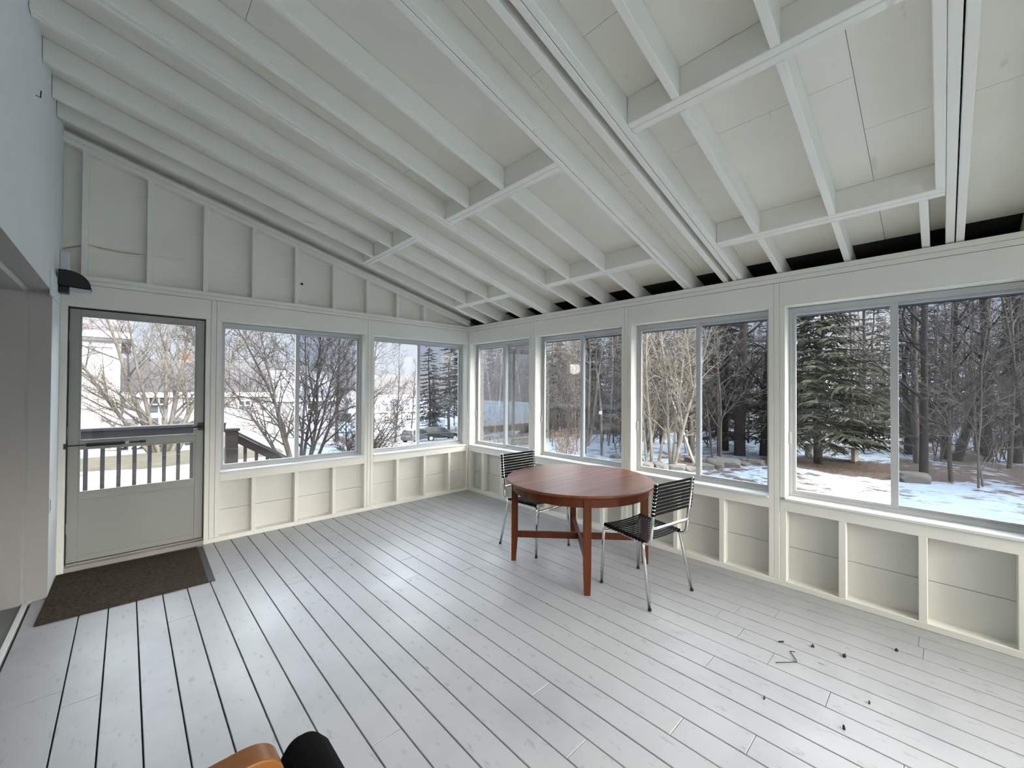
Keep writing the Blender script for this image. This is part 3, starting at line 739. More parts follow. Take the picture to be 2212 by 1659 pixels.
draped('yard', [(-30,25),(-6,25.5),(4,27),(9,32)], [(-30,19.6),(-6,19.4),(1,19.0),(6,20)], asph, 'pale parking yard in front of the white houses', lift=.10)

# ---- landing, railing and stairs outside the storm door
ld = MB()
for k in range(9): ld.box(-4.75,-2.70,.20+k*.14,.335+k*.14,-.10,-.062)
for yy in (.25,1.3): ld.box(-4.75,-2.70,yy-.02,yy+.02,-.28,-.10)
for xx,yy in ((-4.7,1.3),(-2.76,1.3),(-2.76,.3),(-4.7,.3)): ld.box(xx-.05,xx+.05,yy-.05,yy+.05,G(xx,yy)-.2,-.10)
struct(ld.build('landing', M['railing']), 'dark stained landing outside the storm door')
rail = empty('railing', (-3.7,1.3,-.062)); tag(rail, 'dark stained wooden railing with balusters outside the storm door', 'railing')
def rpart(name, mat, fn, bevel=.004):
    mb = MB(); fn(mb); o = mb.build(name, mat, rail, bevel=bevel, seg=1); o.matrix_parent_inverse = Matrix.Translation((3.7,-1.3,.062)); return o
rpart('top_rail', M['railing'], lambda b: (b.box(-4.75,-2.822,1.285,1.325,.955,1.045), b.box(-4.75,-2.822,1.25,1.36,1.046,1.078)))
rpart('bottom_rail', M['railing'], lambda b: b.box(-4.75,-2.822,1.285,1.325,.03,.11))
for k in range(14):
    xx = -4.675+.127*k
    if xx < -2.87: rpart('baluster', M['railing'], lambda b: b.box(xx-.0175,xx+.0175,1.325,1.36,.0,1.046), .002)
rpart('post', M['brownrail'], lambda b: (b.box(-2.820,-2.692,1.25,1.378,-.9,.965), b.box(-2.84,-2.675,1.235,1.395,.966,1.0)))
st = empty('stair_railing', (-1.9,1.3,-.8)); tag(st, 'dark brown sloping stair railing running down from the landing', 'railing')
def spart(name, mat, P, bevel=.003):
    mb = MB(); mb.hexa(P); o = mb.build(name, mat, st, bevel=bevel, seg=1); o.matrix_parent_inverse = Matrix.Translation((1.9,-1.3,.8)); return o
def slope_bar(xa, xb, za, dz0, dz1, ya, yb, sl=-.652):
    zb = za + sl*(xb-xa)
    return [(xa,ya,za+dz0),(xb,ya,zb+dz0),(xb,yb,zb+dz0),(xa,yb,za+dz0),(xa,ya,za+dz1),(xb,ya,zb+dz1),(xb,yb,zb+dz1),(xa,yb,za+dz1)]
spart('top_rail', M['railing'], slope_bar(-2.69,-1.05,.915,.0,.036,1.24,1.37))
spart('side_rail', M['brownrail'], slope_bar(-2.69,-1.05,.90,-.10,.012,1.285,1.325))
spart('bottom_rail', M['brownrail'], slope_bar(-2.69,-1.05,.16,-.09,.0,1.285,1.325))
for k in range(12):
    xx = -2.60+.127*k; zt_ = .90-.652*(xx+2.69)
    spart('baluster', M['brownrail'], [(xx-.0175,1.325,zt_-.80),(xx+.0175,1.325,zt_-.80),(xx+.0175,1.36,zt_-.80),(xx-.0175,1.36,zt_-.80),(xx-.0175,1.325,zt_-.0),(xx+.0175,1.325,zt_-.0),(xx+.0175,1.36,zt_-.0),(xx-.0175,1.36,zt_-.0)],.002)
mb = MB(); mb.box(-1.08,-.98,1.25,1.35,-1.0,.02); o = mb.build('post', M['brownrail'], st); o.matrix_parent_inverse = Matrix.Translation((1.9,-1.3,.8))
sp_ = MB()
for k in range(5):
    xx = -2.69+.27*k; zz = -.062-.17*(k+1); sp_.box(xx,xx+.30,.3,1.28,zz-.04,zz)
for yy in (.35,1.24):
    sp_.hexa([(-2.69,yy-.02,-.45),(-1.3,yy-.02,-1.2),(-1.3,yy+.02,-1.2),(-2.69,yy+.02,-.45),(-2.69,yy-.02,-.2),(-1.3,yy-.02,-.93),(-1.3,yy+.02,-.93),(-2.69,yy+.02,-.2)])
struct(sp_.build('stairs', M['railing']), 'wooden stairs down from the landing')

# ---- buildings
def siding(name, col):
    m,nt,N,L,b = new_mat(name); v = coords(N, L)
    w = N.new('ShaderNodeTexWave'); w.bands_direction = 'Z'; w.wave_profile = 'SAW'; w.inputs['Scale'].default_value = 1.35; w.inputs['Distortion'].default_value = 0; L.new(v, w.inputs['Vector'])
    r = ramp(N, [(.0,tuple(c*.72 for c in col)),(.12,col),(1,col)]); L.new(w.outputs['Fac'], r.inputs[0]); L.new(r.outputs[0], b.inputs['Base Color']); b.inputs['Roughness'].default_value = .6
    return m
M['siding'] = siding('white_clapboard', (.205,.213,.227)); M['siding2'] = siding('white_barn_boards', (.195,.203,.217))
M['shingle'] = paint('grey_shingles', (.060,.058,.070), .9, .5, (2,2,2), var=.3, dirt=(.10,.10,.11), bump=0)
M['slate'] = paint('dark_slate_roof', (.026,.026,.033), .9, .4, (2,2,2), var=.3, dirt=(.05,.05,.06), bump=0)
M['paleroof'] = paint('pale_metal_roof', (.12,.125,.15), .6, .2, (1,1,1), var=.08, bump=0)
M['darkglass'] = plain('dark_window_glass', (.025,.03,.035), .08)
M['brick'] = paint('brown_brick', (.13,.085,.06), .9, .4, (4,4,4), var=.3, bump=0)
def house(name, label, x0,x1,y0,y1, ze, zr, wallm, roofm, over=.3, ridge='x', zg=None):
    t = empty(name, ((x0+x1)/2,(y0+y1)/2,0)); tag(t, label, 'building'); inv = Matrix.Translation((-(x0+x1)/2,-(y0+y1)/2,0))
    if zg is None: zg = min(G(x0,y0),G(x1,y0))-.4
    def part(nm, mat, fn, parent=t):
        mb = MB(); fn(mb); o = mb.build(nm, mat, parent); o.matrix_parent_inverse = inv; return o
    ym, xm = (y0+y1)/2, (x0+x1)/2
    def walls(b):
        if ridge == 'x': b.prism([(y0,zg),(y1,zg),(y1,ze),(ym,zr-.12),(y0,ze)],'x',x0,x1)
        else: b.prism([(x0,zg),(x1,zg),(x1,ze),(xm,zr-.12),(x0,ze)],'y',y0,y1)
    part('wall', wallm, walls)
    def roof(b):
        if ridge == 'x':
            s = (zr-ze)/(ym-y0); a = over
            for sg in (0,1):
                ya = y0-a if sg == 0 else y1+a
                b.hexa([(x0-a,ya,ze-s*a),(x1+a,ya,ze-s*a),(x1+a,ym,zr),(x0-a,ym,zr),(x0-a,ya,ze-s*a+.14),(x1+a,ya,ze-s*a+.14),(x1+a,ym,zr+.14),(x0-a,ym,zr+.14)])
        else:
            s = (zr-ze)/(xm-x0); a = over
            for sg in (0,1):
                xa_ = x0-a if sg == 0 else x1+a
                b.hexa([(xa_,y0-a,ze-s*a),(xm,y0-a,zr),(xm,y1+a,zr),(xa_,y1+a,ze-s*a),(xa_,y0-a,ze-s*a+.14),(xm,y0-a,zr+.14),(xm,y1+a,zr+.14),(xa_,y1+a,ze-s*a+.14)])
    part('roof', roofm, roof)
    if ridge == 'x': part('fascia', M['white'], lambda b: b.box(x0-over,x1+over,y0-over-.03,y0-over,ze-.30,ze-.02))
    return t, part
# tall white barn at the left of the door view
bx0,bx1,by0 = -16.,-4.02,22.2
barn, bpart = house('barn', 'tall white clapboard barn with grey shingle roof seen through the door glass', bx0,bx1,by0,31, 4.08,8.6, M['siding2'], M['shingle'], .45)
bpart('frieze_board', M['white'], lambda b: b.box(bx0,bx1+.05,by0-.06,by0,3.35,3.75))
bpart('corner_board', M['white'], lambda b: b.box(bx1-.22,bx1+.05,by0-.05,by0,-2,3.4))
bpart('barn_door', M['white'], lambda b: (b.box(-7.4,-4.6,by0-.09,by0,-1.9,.35)))
# long low white garage wing
wing, wpart = house('cottage', 'long low white cottage with dark slate roof beyond the bare tree', -4.0,3.1,25.2,31.5, 1.20,3.05, M['siding'], M['slate'], .2)
def win(part, x0,x1,z0,z1,y, name='window'):
    f = part(name, M['white'], lambda b: b.box(x0-.06,x1+.06,y-.05,y,z0-.06,z1+.06))
    def panes(b):
        b.box(x0,x1,y-.065,y-.051,z0,z1)
    p_ = part('pane', M['darkglass'], panes); p_.parent = f
    q = part('muntin', M['white'], lambda b: (b.box((x0+x1)/2-.03,(x0+x1)/2+.03,y-.08,y-.066,z0,z1), b.box(x0,x1,y-.08,y-.066,(z0+z1)/2-.03,(z0+z1)/2+.03))); q.parent = f
win(wpart,-2.82,-2.02,.05,.98,25.2)
win(wpart,-.55,.15,.10,.9,25.2); win(wpart,1.35,1.95,.10,.62,25.2)
wpart('air_conditioner', M['alu'], lambda b: b.box(2.1,2.45,24.95,25.2,.05,.4))
wpart('cellar_door', M['darkglass'], lambda b: b.box(-3.9,-2.5,25.12,25.2,-1.55,-.72))
wpart('chimney', M['brick'], lambda b: b.box(-1.35,-.75,28.1,28.7,2.6,3.75))
add, apart = house('annex', 'white annex with pale roof right of the dark slate cottage', 3.2,8.2,28.0,34.5, .75,2.7, M['siding'], M['paleroof'], .2)
apart('porch_stair', M['white'], lambda b: [b.box(4.0+.0*k,4.7,27.0+.16*k,28,-2.4+.2*k,-2.2+.2*k) for k in range(6)])
win(apart,6.2,6.9,-.6,.3,28.0)
sb2, spart2 = house('small_barn', 'small white gabled barn with dark door far beyond the bare branches', 18.0,23.0,55,61, -.6,1.35, M['siding2'], M['slate'], .2, 'y')
spart2('barn_door', M['darkglass'], lambda b: b.box(18.9,20.3,54.9,55,-4.6,-2.3))
spart2('loft_window', M['darkglass'], lambda b: b.box(21.2,21.6,54.9,55,-1.2,-.6))
lh, lpart = house('farmhouse', 'low white farmhouse with pale roof in the far distance behind the cars', 24.5,36.0,58,65, -2.3,.1, M['siding2'], M['paleroof'], .2)
win(lpart,27,27.8,-4.1,-3.2,58); win(lpart,31,31.8,-4.1,-3.2,58)
# fence by the garage
fn = empty('fence', (-2.2,20.6,G(-2.2,20.6))); tag(fn, 'white board fence in front of the low cottage', 'fence'); finv = Matrix.Translation(-fn.location)
for k in range(4):
    b = MB(); xx = -3.6+k*.95; zz = G(xx,20.6); b.box(xx-.05,xx+.05,20.55,20.65,zz-.2,zz+1.0); o = b.build('post', M['white'], fn); o.matrix_parent_inverse = finv
for h in (.35,.62,.9):
    b = MB(); b.box(-3.7,-.65,20.52,20.55,G(-2.2,20.6)+h-.05,G(-2.2,20.6)+h+.05); o = b.build('rail', M['white'], fn); o.matrix_parent_inverse = finv

# ---- cars
M['carpaint'] = plain('dark_green_car_paint', (.018,.024,.026), .25, .3); M['carsilver'] = plain('grey_car_paint', (.10,.115,.13), .25, .4)
M['carwhite'] = plain('white_car_paint', (.65,.66,.67), .3); M['tail'] = plain('red_tail_light', (.14,.006,.007), .3); M['tyre'] = plain('tyre_rubber', (.012,.012,.013), .8)
def car(loc, rz, paintm, label, sc=1.0):
    t = empty('car', loc, rz); tag(t, label, 'car', None); t.scale = (sc,sc,sc)
    body = [(-2.25,.38),(2.25,.38),(2.28,.62),(2.2,.86),(1.15,1.02),(.95,1.05),(-2.2,1.05),(-2.28,.8)]
    b = MB(); b.prism(body,'y',-.88,.88); b.build('body', paintm, t, bevel=.09, seg=3)
    cab = [(1.0,1.04),(.25,1.58),(.0,1.66),(-1.75,1.68),(-1.98,1.60),(-2.2,1.04)]
    b = MB(); n = len(cab); o = 0
    for yy,ins in ((-.84,0),(.84,0)):
        b.v += [(p[0],yy*(1-.16*(p[1]-1.04)/.6),p[1]) for p in cab]
    b.f.append(tuple(range(n))[::-1]); b.f.append(tuple(range(n,2*n))); b.m += [0,0]
    for i in range(n): j = (i+1)%n; b.f.append((i,j,n+j,n+i)); b.m.append(0)
    b.build('cabin', paintm, t, bevel=.05, seg=2)
    for s in (-1,1):
        b = MB(); yo_ = .848; ti = .085
        for (xa_,xb_,xc_,xd_) in ((.78,.22,-.5,-.5),(-.6,-.6,-1.25,-1.25),(-1.33,-1.33,-1.78,-1.95)):
            b.hexa([(xa_,s*(yo_-.005),1.10),(xd_,s*(yo_-.005),1.10),(xd_,s*(yo_-.06),1.10),(xa_,s*(yo_-.06),1.10),(xb_,s*(yo_-ti),1.55),(xc_,s*(yo_-ti),1.55),(xc_,s*(yo_-ti-.06),1.55),(xb_,s*(yo_-ti-.06),1.55)])
        b.build('side_window', M['darkglass'], t)
        for xx in (-1.42,1.42):
            b = MB(); b.tube([(xx,s*.70,.36),(xx,s*.90,.36)],.36,20); w = b.build('wheel', M['tyre'], t)
            b = MB(); b.tube([(xx,s*.88,.36),(xx,s*.91,.36)],.21,14); b.build('hub', M['alu'], w)
        b = MB(); b.box(-2.30,-2.22,s*.86-s*.12,s*.86,.86,1.12); b.build('tail_light', M['tail'], t)
    b = MB(); b.hexa([(-2.215,-.70,1.12),(-2.215,.70,1.12),(-2.15,.70,1.12),(-2.15,-.70,1.12),(-2.03,-.64,1.52),(-2.03,.64,1.52),(-1.97,.64,1.52),(-1.97,-.64,1.52)]); b.build('rear_window', M['darkglass'], t)
    return t
car((20.9,31.9,G(20.9,31.9)+.14), math.radians(-28), M['carpaint'], 'dark green estate car parked on the driveway, right of the grey car', .88)
car((18.2,32.4,G(18.2,32.4)+.14), math.radians(24), M['carsilver'], 'grey estate car parked on the driveway, left of the dark green car', .84)
car((-2.1,22.4,G(-2.1,22.4)+.05), math.radians(8), M['carwhite'], 'white car parked behind the white fence in front of the cottage')

# ---- distant hills
def hills():
    mb = MB(); n = 90; rows = [(74,-9),(88,-4.3),(120,-2.2),(165,1.4),(205,5.2),(240,8.6),(262,9.5),(300,4)]
    for r,z in rows:
        for i in range(n+1):
            az = math.radians(-25+95*i/n)
            zz = z + (1.8*noise.noise(Vector((i*.13,r*.01,1)))+ .9*noise.noise(Vector((i*.9,r*.02,2))) if z > -10 else 0)
            mb.v.append((CX+r*math.sin(az), CY+r*math.cos(az), zz))
    for j in range(len(rows)-1):
        for i in range(n): mb.f.append((j*(n+1)+i,j*(n+1)+i+1,(j+1)*(n+1)+i+1,(j+1)*(n+1)+i)); mb.m.append(0)
    return mb
struct(hills().build('hills', paint('wooded_hill', (.026,.022,.022), .95, .6, (.3,.3,.3), var=.45, dirt=(.012,.011,.011), bump=0), smooth=True), 'distant wooded hills')

# ---- trees
def branch(mb, rn, p, d, L, r, lev, cfg):
    nseg = (9,5,4,3)[lev]; sides = (8,5,4,3)[lev]; pts = [p.copy()]; rad = [r]; d = d.normalized(); step = L/nseg; q = p.copy()
    jit = cfg['jit'][lev]; up = cfg['up'][lev]; end = cfg.get('tip',.0035)
    for i in range(nseg):
        d = (d + Vector((rn.uniform(-1,1),rn.uniform(-1,1),rn.uniform(-1,1)))*jit + Vector((0,0,up))).normalized()
        q = q + d*step; pts.append(q.copy()); rad.append(max(end, r*(1-(i+1)/nseg*.93)))
    mb.tube(pts, rad, sides, caps=False)
    if lev >= cfg['lv']: return
    n = cfg['n'][lev]; first = cfg['first'][lev]
    for k in range(n):
        t = first + (1-first)*(k+rn.random())/n; f = t*nseg; i = min(int(f), nseg-1); f -= i
        b = pts[i].lerp(pts[i+1], f); dd = (pts[i+1]-pts[i]).normalized()
        ang = math.radians(rn.uniform(*cfg['ang'][lev])); ax = dd.orthogonal().normalized(); ax.rotate(Matrix.Rotation(rn.uniform(0,2*PI),3,dd))
        nd = dd.copy(); nd.rotate(Matrix.Rotation(ang,3,ax))
        ll = L*cfg['len'][lev]*rn.uniform(.6,1.2)*(1-.55*(t-first)/(1-first+1e-6))
        br = rad[i]*(1-f)+rad[i+1]*f
        branch(mb, rn, b, nd, ll, max(end*1.2, min(br*.62, ll*.022)), lev+1, cfg)
def base_cfg(**k):
    c = dict(lv=3, n=(20,6,4), first=(.35,.25,.2), ang=((35,65),(30,60),(25,60)), len=(.26,.45,.5), jit=(.05,.12,.16,.2), up=(.02,.05,.03,.0), tip=.0035)
    c.update(k); return c
def bare(seed, h, r, stems=((0,0,0,0),), **k):
    """stems: (dx, dy, lean_x, lean_y)"""
    mb = MB(); rn = random.Random(seed); cfg = base_cfg(**k)
    for (dx,dy,lx,ly) in stems:
        q = rn.uniform(.82,1.05) if len(stems) > 1 else 1
        branch(mb, rn, Vector((dx,dy,-.25)), Vector((lx,ly,1)), h*q, r*q, 0, cfg)
    return mb
M['bark_grey'] = bark('grey_bark', (.043,.039,.035),(.092,.084,.076)); M['bark_dark'] = bark('dark_bark', (.018,.016,.015),(.042,.037,.035)); M['bark_brown'] = bark('brown_bark', (.027,.024,.022),(.058,.051,.046))
M['bark_pale'] = bark('pale_bark', (.086,.077,.065),(.152,.140,.121)); M['birch'] = bark('birch_bark', (.08,.073,.067),(.22,.213,.20), 6)
M['needle'] = needles_mat('dark_needles', (.006,.008,.0055),(.021,.0245,.016)); M['needle2'] = needles_mat('blue_grey_needles', (.008,.010,.008),(.024,.027,.022)); M['spruce'] = needles_mat('spruce_needles', (.0065,.0085,.005),(.026,.029,.019))
M['redtwig'] = bark('red_brown_twigs', (.08,.052,.044),(.15,.105,.09))

def put(mb, name, mat, x, y, label, cat='tree', group=None, rz=0, sink=0):
    o = mb.build(name, mat, None, smooth=True, loc=(x,y,G(x,y)-sink)); o.rotation_euler.z = rz; tag(o, label, cat, group); return o
# big pale multi-stemmed tree in front of the cottage
put(bare(11, 9.0, .115, ((0,0,.02,0),(-.15,.05,-.34,.05),(.2,0,.30,.0),(.1,.2,.14,.2),(-.1,-.1,-.16,-.1),(.30,.1,.52,.1),(-.2,.1,-.62,.0)), n=(20,8,6), first=(.14,.18,.15), len=(.36,.46,.5), up=(.04,.05,.04,.0), ang=((28,58),(25,55),(25,60)), tip=.0055), 'maple_tree', M['bark_grey'], -2.55, 18.4, 'pale grey multi-stemmed bare tree in front of the white cottage, through the door glass')
# dark spreading shrub-tree in the first window
put(bare(23, 6.4, .055, ((0,0,-.30,.1),(.15,.1,.05,0),(.3,0,.26,.05),(-.1,.1,-.12,-.1),(.45,.1,.50,0),(.2,.2,.15,.2),(-.15,0,-.46,.1),(.35,.2,.38,.15)), n=(18,9,6), first=(.12,.15,.12), len=(.42,.46,.5), up=(.02,.035,.03,.0), jit=(.09,.15,.19,.22), ang=((25,62),(25,60),(25,65)), tip=.0046), 'crabapple_tree', M['bark_dark'], .05, 8.6, 'dark wide-branching bare tree filling the window beside the storm door')
put(bare(29, 2.9, .035, ((0,0,.5,-.1),(.1,.1,.25,.1),(.2,0,.75,.1),(.05,0,-.1,.1),(.3,.1,1.1,0),(.1,.2,.0,.3),(.2,0,.4,-.2),(.3,.0,.9,-.2)), n=(14,8,5), first=(.1,.15,.12), len=(.42,.46,.5), up=(.0,.02,.02,.0), jit=(.09,.14,.18,.2), tip=.0045), 'bare_bush', M['bark_dark'], 1.25, 7.6, 'low dark bare bush at the foot of the wide-branching tree', 'bush')
# thin tall trees beyond the driveway (second window)
tall = bare(31, 11, .11, n=(18,6,4), first=(.3,.2,.2), len=(.24,.45,.5), up=(.03,.07,.05,.02), tip=.007)
tl = [('left pane of the corner-side gable window, tall thin bare tree at its left edge', 9.4, 26.0, .3),('tall thin bare tree right behind the grey car', 20.4,36.5, 1.4),('tall thin bare tree between the far farmhouse and the meeting rails', 15.5,33.0, 2.2)]
o0 = None
for i,(lb,x,y,rz) in enumerate((('tall thin bare tree at the left edge of the corner gable window',10.2,25.5,.3),('tall thin bare tree standing behind the grey car',21.4,39.5,1.4),('tall thin bare tree left of the grey car before the far farmhouse',16.2,33.5,2.2),('tall bare tree at the right edge of the first gable window',6.3,22.5,3.1))):
    if o0 is None: o0 = put(tall, 'bare_tree', M['bark_brown'], x, y, lb, rz=rz)
    else:
        c = o0.copy(); COL.objects.link(c); c.location = (x,y,G(x,y)); c.rotation_euler.z = rz; c['label'] = lb; s_ = .8+.12*i; c.scale = (s_,s_,s_)

# conifers
def conifer(seed, h, rt, first, whorls, per, blen, droop, twigs, sub, tw, ragged=.25):
    rn = random.Random(seed); tr_ = MB(); fo = MB()
    tr_.tube([(rn.uniform(-.03,.03)*k,rn.uniform(-.03,.03)*k,-.3+(h+.3)*k/8) for k in range(9)], [rt*(1-k/8*.94) for k in range(9)], 8)
    for w in range(whorls):
        t = w/(whorls-1); z = first + (h*.985-first)*t
        for k in range(per):
            if rn.random() < .10: continue
            a = 2*PI*(k+rn.random()*.9)/per; L = blen*(1-t)**.85*rn.uniform(1-ragged,1+ragged*.6)+.12
            zz = z + rn.uniform(-.5,.5)*(h-first)/whorls; d = Vector((math.cos(a),math.sin(a),0)); n = 6; pts = []
            for i in range(n+1):
                s = i/n; pts.append(Vector((0,0,zz)) + d*(L*s) + Vector((0,0,-droop*L*(s**1.3)*(.6+.6*(1-t)) + .10*L*s*s*s)))
            tr_.tube(pts, [max(.004,.016*L*(1-.85*i/n)) for i in range(n+1)], 3, caps=False)
            side = Vector((-d.y,d.x,0))
            for q in range(twigs):
                s = .16+.84*(q+rn.random())/twigs; f = s*n; i = min(int(f),n-1); p = pts[i].lerp(pts[i+1],f-i); sg = 1 if q%2 else -1
                tl_ = L*.34*(1.15-s*.75)*rn.uniform(.7,1.2)
                td = (side*sg*rn.uniform(.6,1) + d*rn.uniform(.45,.9) + Vector((0,0,rn.uniform(-.55,.05)))).normalized()
                e = p+td*tl_; m_ = p.lerp(e,.5)+Vector((0,0,.04*tl_))
                fo.tube([p,m_,e],[tw*.7,tw,tw*.15],3,caps=False)
                for u in range(sub):
                    pp = p.lerp(e,rn.uniform(.15,.95)); dd = (td + side*rn.uniform(-.9,.9) + Vector((0,0,rn.uniform(-.9,.25)))).normalized(); ee = pp+dd*tl_*rn.uniform(.25,.5)
                    fo.tube([pp,ee],[tw*.75,tw*.12],3,caps=False)
    return tr_, fo
def put_conifer(pair, name, x, y, label, nm, bm, group=None, rz=0, sc=1):
    t = pair[0].build(name, bm, None, smooth=True, loc=(x,y,G(x,y))); t.rotation_euler.z = rz; t.scale = (sc,sc,sc)
    pair[1].build('foliage', nm, t); tag(t, label, 'tree', group); return t
put_conifer(conifer(5, 6.9, .13, .95, 25, 9, 2.15, .20, 14, 3, .030), 'spruce_tree', 12.6, -2.15, 'broad dark green spruce at the edge of the snow, through the largest window', M['spruce'], M['bark_dark'])

# woods: bare trees and conifers standing east and north-east of the porch
rw = random.Random(77)
protoB = [bare(100+i, h, r, n=(nb,7,5), first=(f_,.2,.2), len=(.19,.45,.5), up=(.02,.05,.03,.0), jit=(.035,.12,.17,.2), ang=((40,78),(30,60),(25,60)), tip=.0055).mesh(f'woods_bare_{i}', m_, True) for i,(h,r,nb,f_,m_) in enumerate(((11.5,.085,30,.14,M['bark_grey']),(9.5,.055,28,.15,M['bark_brown']),(12.5,.12,30,.14,M['bark_dark']),(8,.04,26,.10,M['bark_grey']),(10.5,.07,30,.12,M['bark_brown'])))]
protoS = [bare(150+i, h, .022, stems, n=(16,7,4), first=(.12,.2,.2), len=(.36,.46,.5), up=(.01,.03,.02,.0), jit=(.08,.15,.18,.2), tip=.0045).mesh(f'brush_{i}', M['bark_grey'], True) for i,(h,stems) in enumerate(((4.2,((0,0,.05,.05),(.2,.1,.25,.1),(-.2,.1,-.2,.1))),(3.2,((0,0,-.1,.1),(.2,.2,.2,-.2),(-.2,-.1,-.3,.0))),(5.0,((0,0,0,.05),(.3,0,.1,.1)))))]
protoC = []
for i,(h,first,wn,bl,nm) in enumerate(((10.5,1.6,20,1.7,M['needle']),(8.5,1.0,17,1.55,M['needle2']),(12.5,2.6,22,1.8,M['needle']))):
    a_, b_ = conifer(300+i, h, .15, first, wn, 7, bl, .22, 9, 2, .042, .4)
    protoC.append((a_.mesh(f'woods_conifer_{i}', M['bark_dark'], True), b_.mesh(f'woods_foliage_{i}', nm)))
def polar(az, r): a = math.radians(az); return CX+r*math.sin(a), CY+r*math.cos(a)
placed = []
def free(x, y, d):
    return all((x-p[0])**2+(y-p[1])**2 > d*d for p in placed)
def wood_bare(x, y, k, label, group, sc, rz):
    o = bpy.data.objects.new('bare_tree', protoB[k]); COL.objects.link(o); o.location = (x,y,G(x,y)-.15); o.rotation_euler = (rw.uniform(-.05,.05),rw.uniform(-.05,.05),rz); o.scale = (sc,sc,sc)
    tag(o, label, 'tree', group); placed.append((x,y)); return o
def wood_con(x, y, k, label, group, sc, rz):
    t = bpy.data.objects.new('conifer_tree', protoC[k][0]); COL.objects.link(t); t.location = (x,y,G(x,y)-.1); t.rotation_euler.z = rz; t.scale = (sc,sc,sc)
    f = bpy.data.objects.new('foliage', protoC[k][1]); COL.objects.link(f); f.parent = t; tag(t, label, 'tree', group); placed.append((x,y)); return t
LB = 'bare grey-brown tree among many alike in the woods beyond the long window wall'; GB = 'bare trees in the woods'
LC = 'dark conifer among many alike in the woods beyond the long window wall'; GC = 'dark conifers in the woods'
tries = 0; nb_ = 0
while nb_ < 150 and tries < 9000:
    tries += 1; az = rw.uniform(38,103); r = 15.5+rw.random()*31
    if az < 39.5 and r < 22: continue
    x, y = polar(az, r)
    if not free(x,y,.95) or math.hypot(x-12.6,y+2.15) < 2.4 or (math.hypot(x-12.6,y+2.15) < 9 and 77 < az < 86 and r < 21): continue
    wood_bare(x, y, rw.randrange(5), LB, GB, rw.uniform(.62,1.0), rw.uniform(0,6.28)); nb_ += 1
nc_ = 0; tries = 0
while nc_ < 62 and tries < 5000:
    tries += 1; az = rw.uniform(40,104); r = 21+rw.random()*27
    x, y = polar(az, r)
    if not free(x,y,1.3): continue
    wood_con(x, y, rw.randrange(3), LC, GC, rw.uniform(.62,.95), rw.uniform(0,6.28)); nc_ += 1

for k in range(75):
    az = rw.uniform(39,102); r = rw.uniform(14.5,27); x, y = polar(az, r)
    if math.hypot(x-12.6,y+2.15) < 3.2 or (76 < az < 87 and r < 19) or (az < 46 and r < 17): continue
    o = bpy.data.objects.new('sapling', protoS[k%3]); COL.objects.link(o); o.location = (x,y,G(x,y)-.1); o.rotation_euler.z = rw.uniform(0,6.28); sc_ = rw.uniform(.7,1.15); o.scale = (sc_,sc_,sc_)
    tag(o, 'thin brushy bare sapling among many alike between the trunks of the woods', 'sapling', 'brushy saplings in the woods')
for k in range(46):
    az = rw.uniform(9,40); r = rw.uniform(58,86) if az < 31 else rw.uniform(44,70); x, y = polar(az, r)
    if 18-3 < x < 37 and 52 < y < 67: continue
    c = az > 31 and k%2
    o = bpy.data.objects.new('distant_tree', protoC[k%3][0] if c else protoB[k%5]); COL.objects.link(o); o.location = (x,y,G(x,y)-.3); o.rotation_euler.z = rw.uniform(0,6.28); sc_ = rw.uniform(.7,1.0)*(1.15 if az > 31 else .75); o.scale = (sc_,sc_,sc_)
    if c: f = bpy.data.objects.new('foliage', protoC[k%3][1]); COL.objects.link(f); f.parent = o
    tag(o, 'distant dark conifer in the tree line right of the parked cars' if c else 'distant bare tree in the tree line behind the white houses and cars', 'tree', 'distant conifers beyond the cars' if c else 'distant bare trees beyond the houses')
for k in range(44):
    az = rw.uniform(39.8,48.5); r = rw.uniform(18,44); x, y = polar(az, r)
    if not free(x,y,.8): continue
    if k%4 == 0 and r > 24: wood_con(x, y, k%3, LC, GC, rw.uniform(.6,.85), rw.uniform(0,6.28))
    else: wood_bare(x, y, k%5, LB, GB, rw.uniform(.6,.9), rw.uniform(0,6.28))
for k in range(30):
    az = rw.uniform(104,130); r = rw.uniform(15,42); x, y = polar(az, r)
    if not free(x,y,1.2): continue
    if k%3 == 0: wood_con(x, y, k%2, LC, GC, rw.uniform(.7,.95), rw.uniform(0,6.28))
    else: wood_bare(x, y, k%5, LB, GB, rw.uniform(.7,1.0), rw.uniform(0,6.28))
# individual trees nearer the house
clump = dict(n=(20,7,5), first=(.16,.2,.15), len=(.30,.45,.5), up=(.03,.05,.04,.0), jit=(.05,.12,.16,.2), ang=((22,50),(25,55),(25,60)), tip=.0052)
put(bare(41, 6.2, .062, ((0,0,-.10,.02),(.12,.1,.06,0),(-.1,.12,-.03,.1),(.15,-.1,.16,-.12)), **clump), 'sapling_clump', M['bark_pale'], 8.35, 1.38, 'pale many-stemmed sapling clump left of centre in the third long-wall window')
put(bare(43, 6.6, .060, ((0,0,.05,-.05),(.1,.05,.02,.12),(-.1,-.1,.1,-.2)), **clump), 'sapling_clump', M['bark_pale'], 8.45, .82, 'pale upright sapling clump right behind the rock row, third long-wall window')
put(bare(44, 6.0, .055, ((0,0,.02,.06),(.1,.1,-.04,.1)), **clump), 'sapling_clump', M['bark_pale'], 9.4, 2.35, 'pale two-stemmed sapling at the left edge of the third long-wall window')
put(bare(47, 7.5, .05, ((0,0,-.03,.34),), n=(9,5,3), first=(.45,.2,.2), len=(.16,.45,.5), jit=(.02,.12,.16,.2), up=(.0,.05,.04,.0)), 'leaning_birch', M['birch'], 9.2, .35, 'white birch leaning to the left across the third long-wall window')
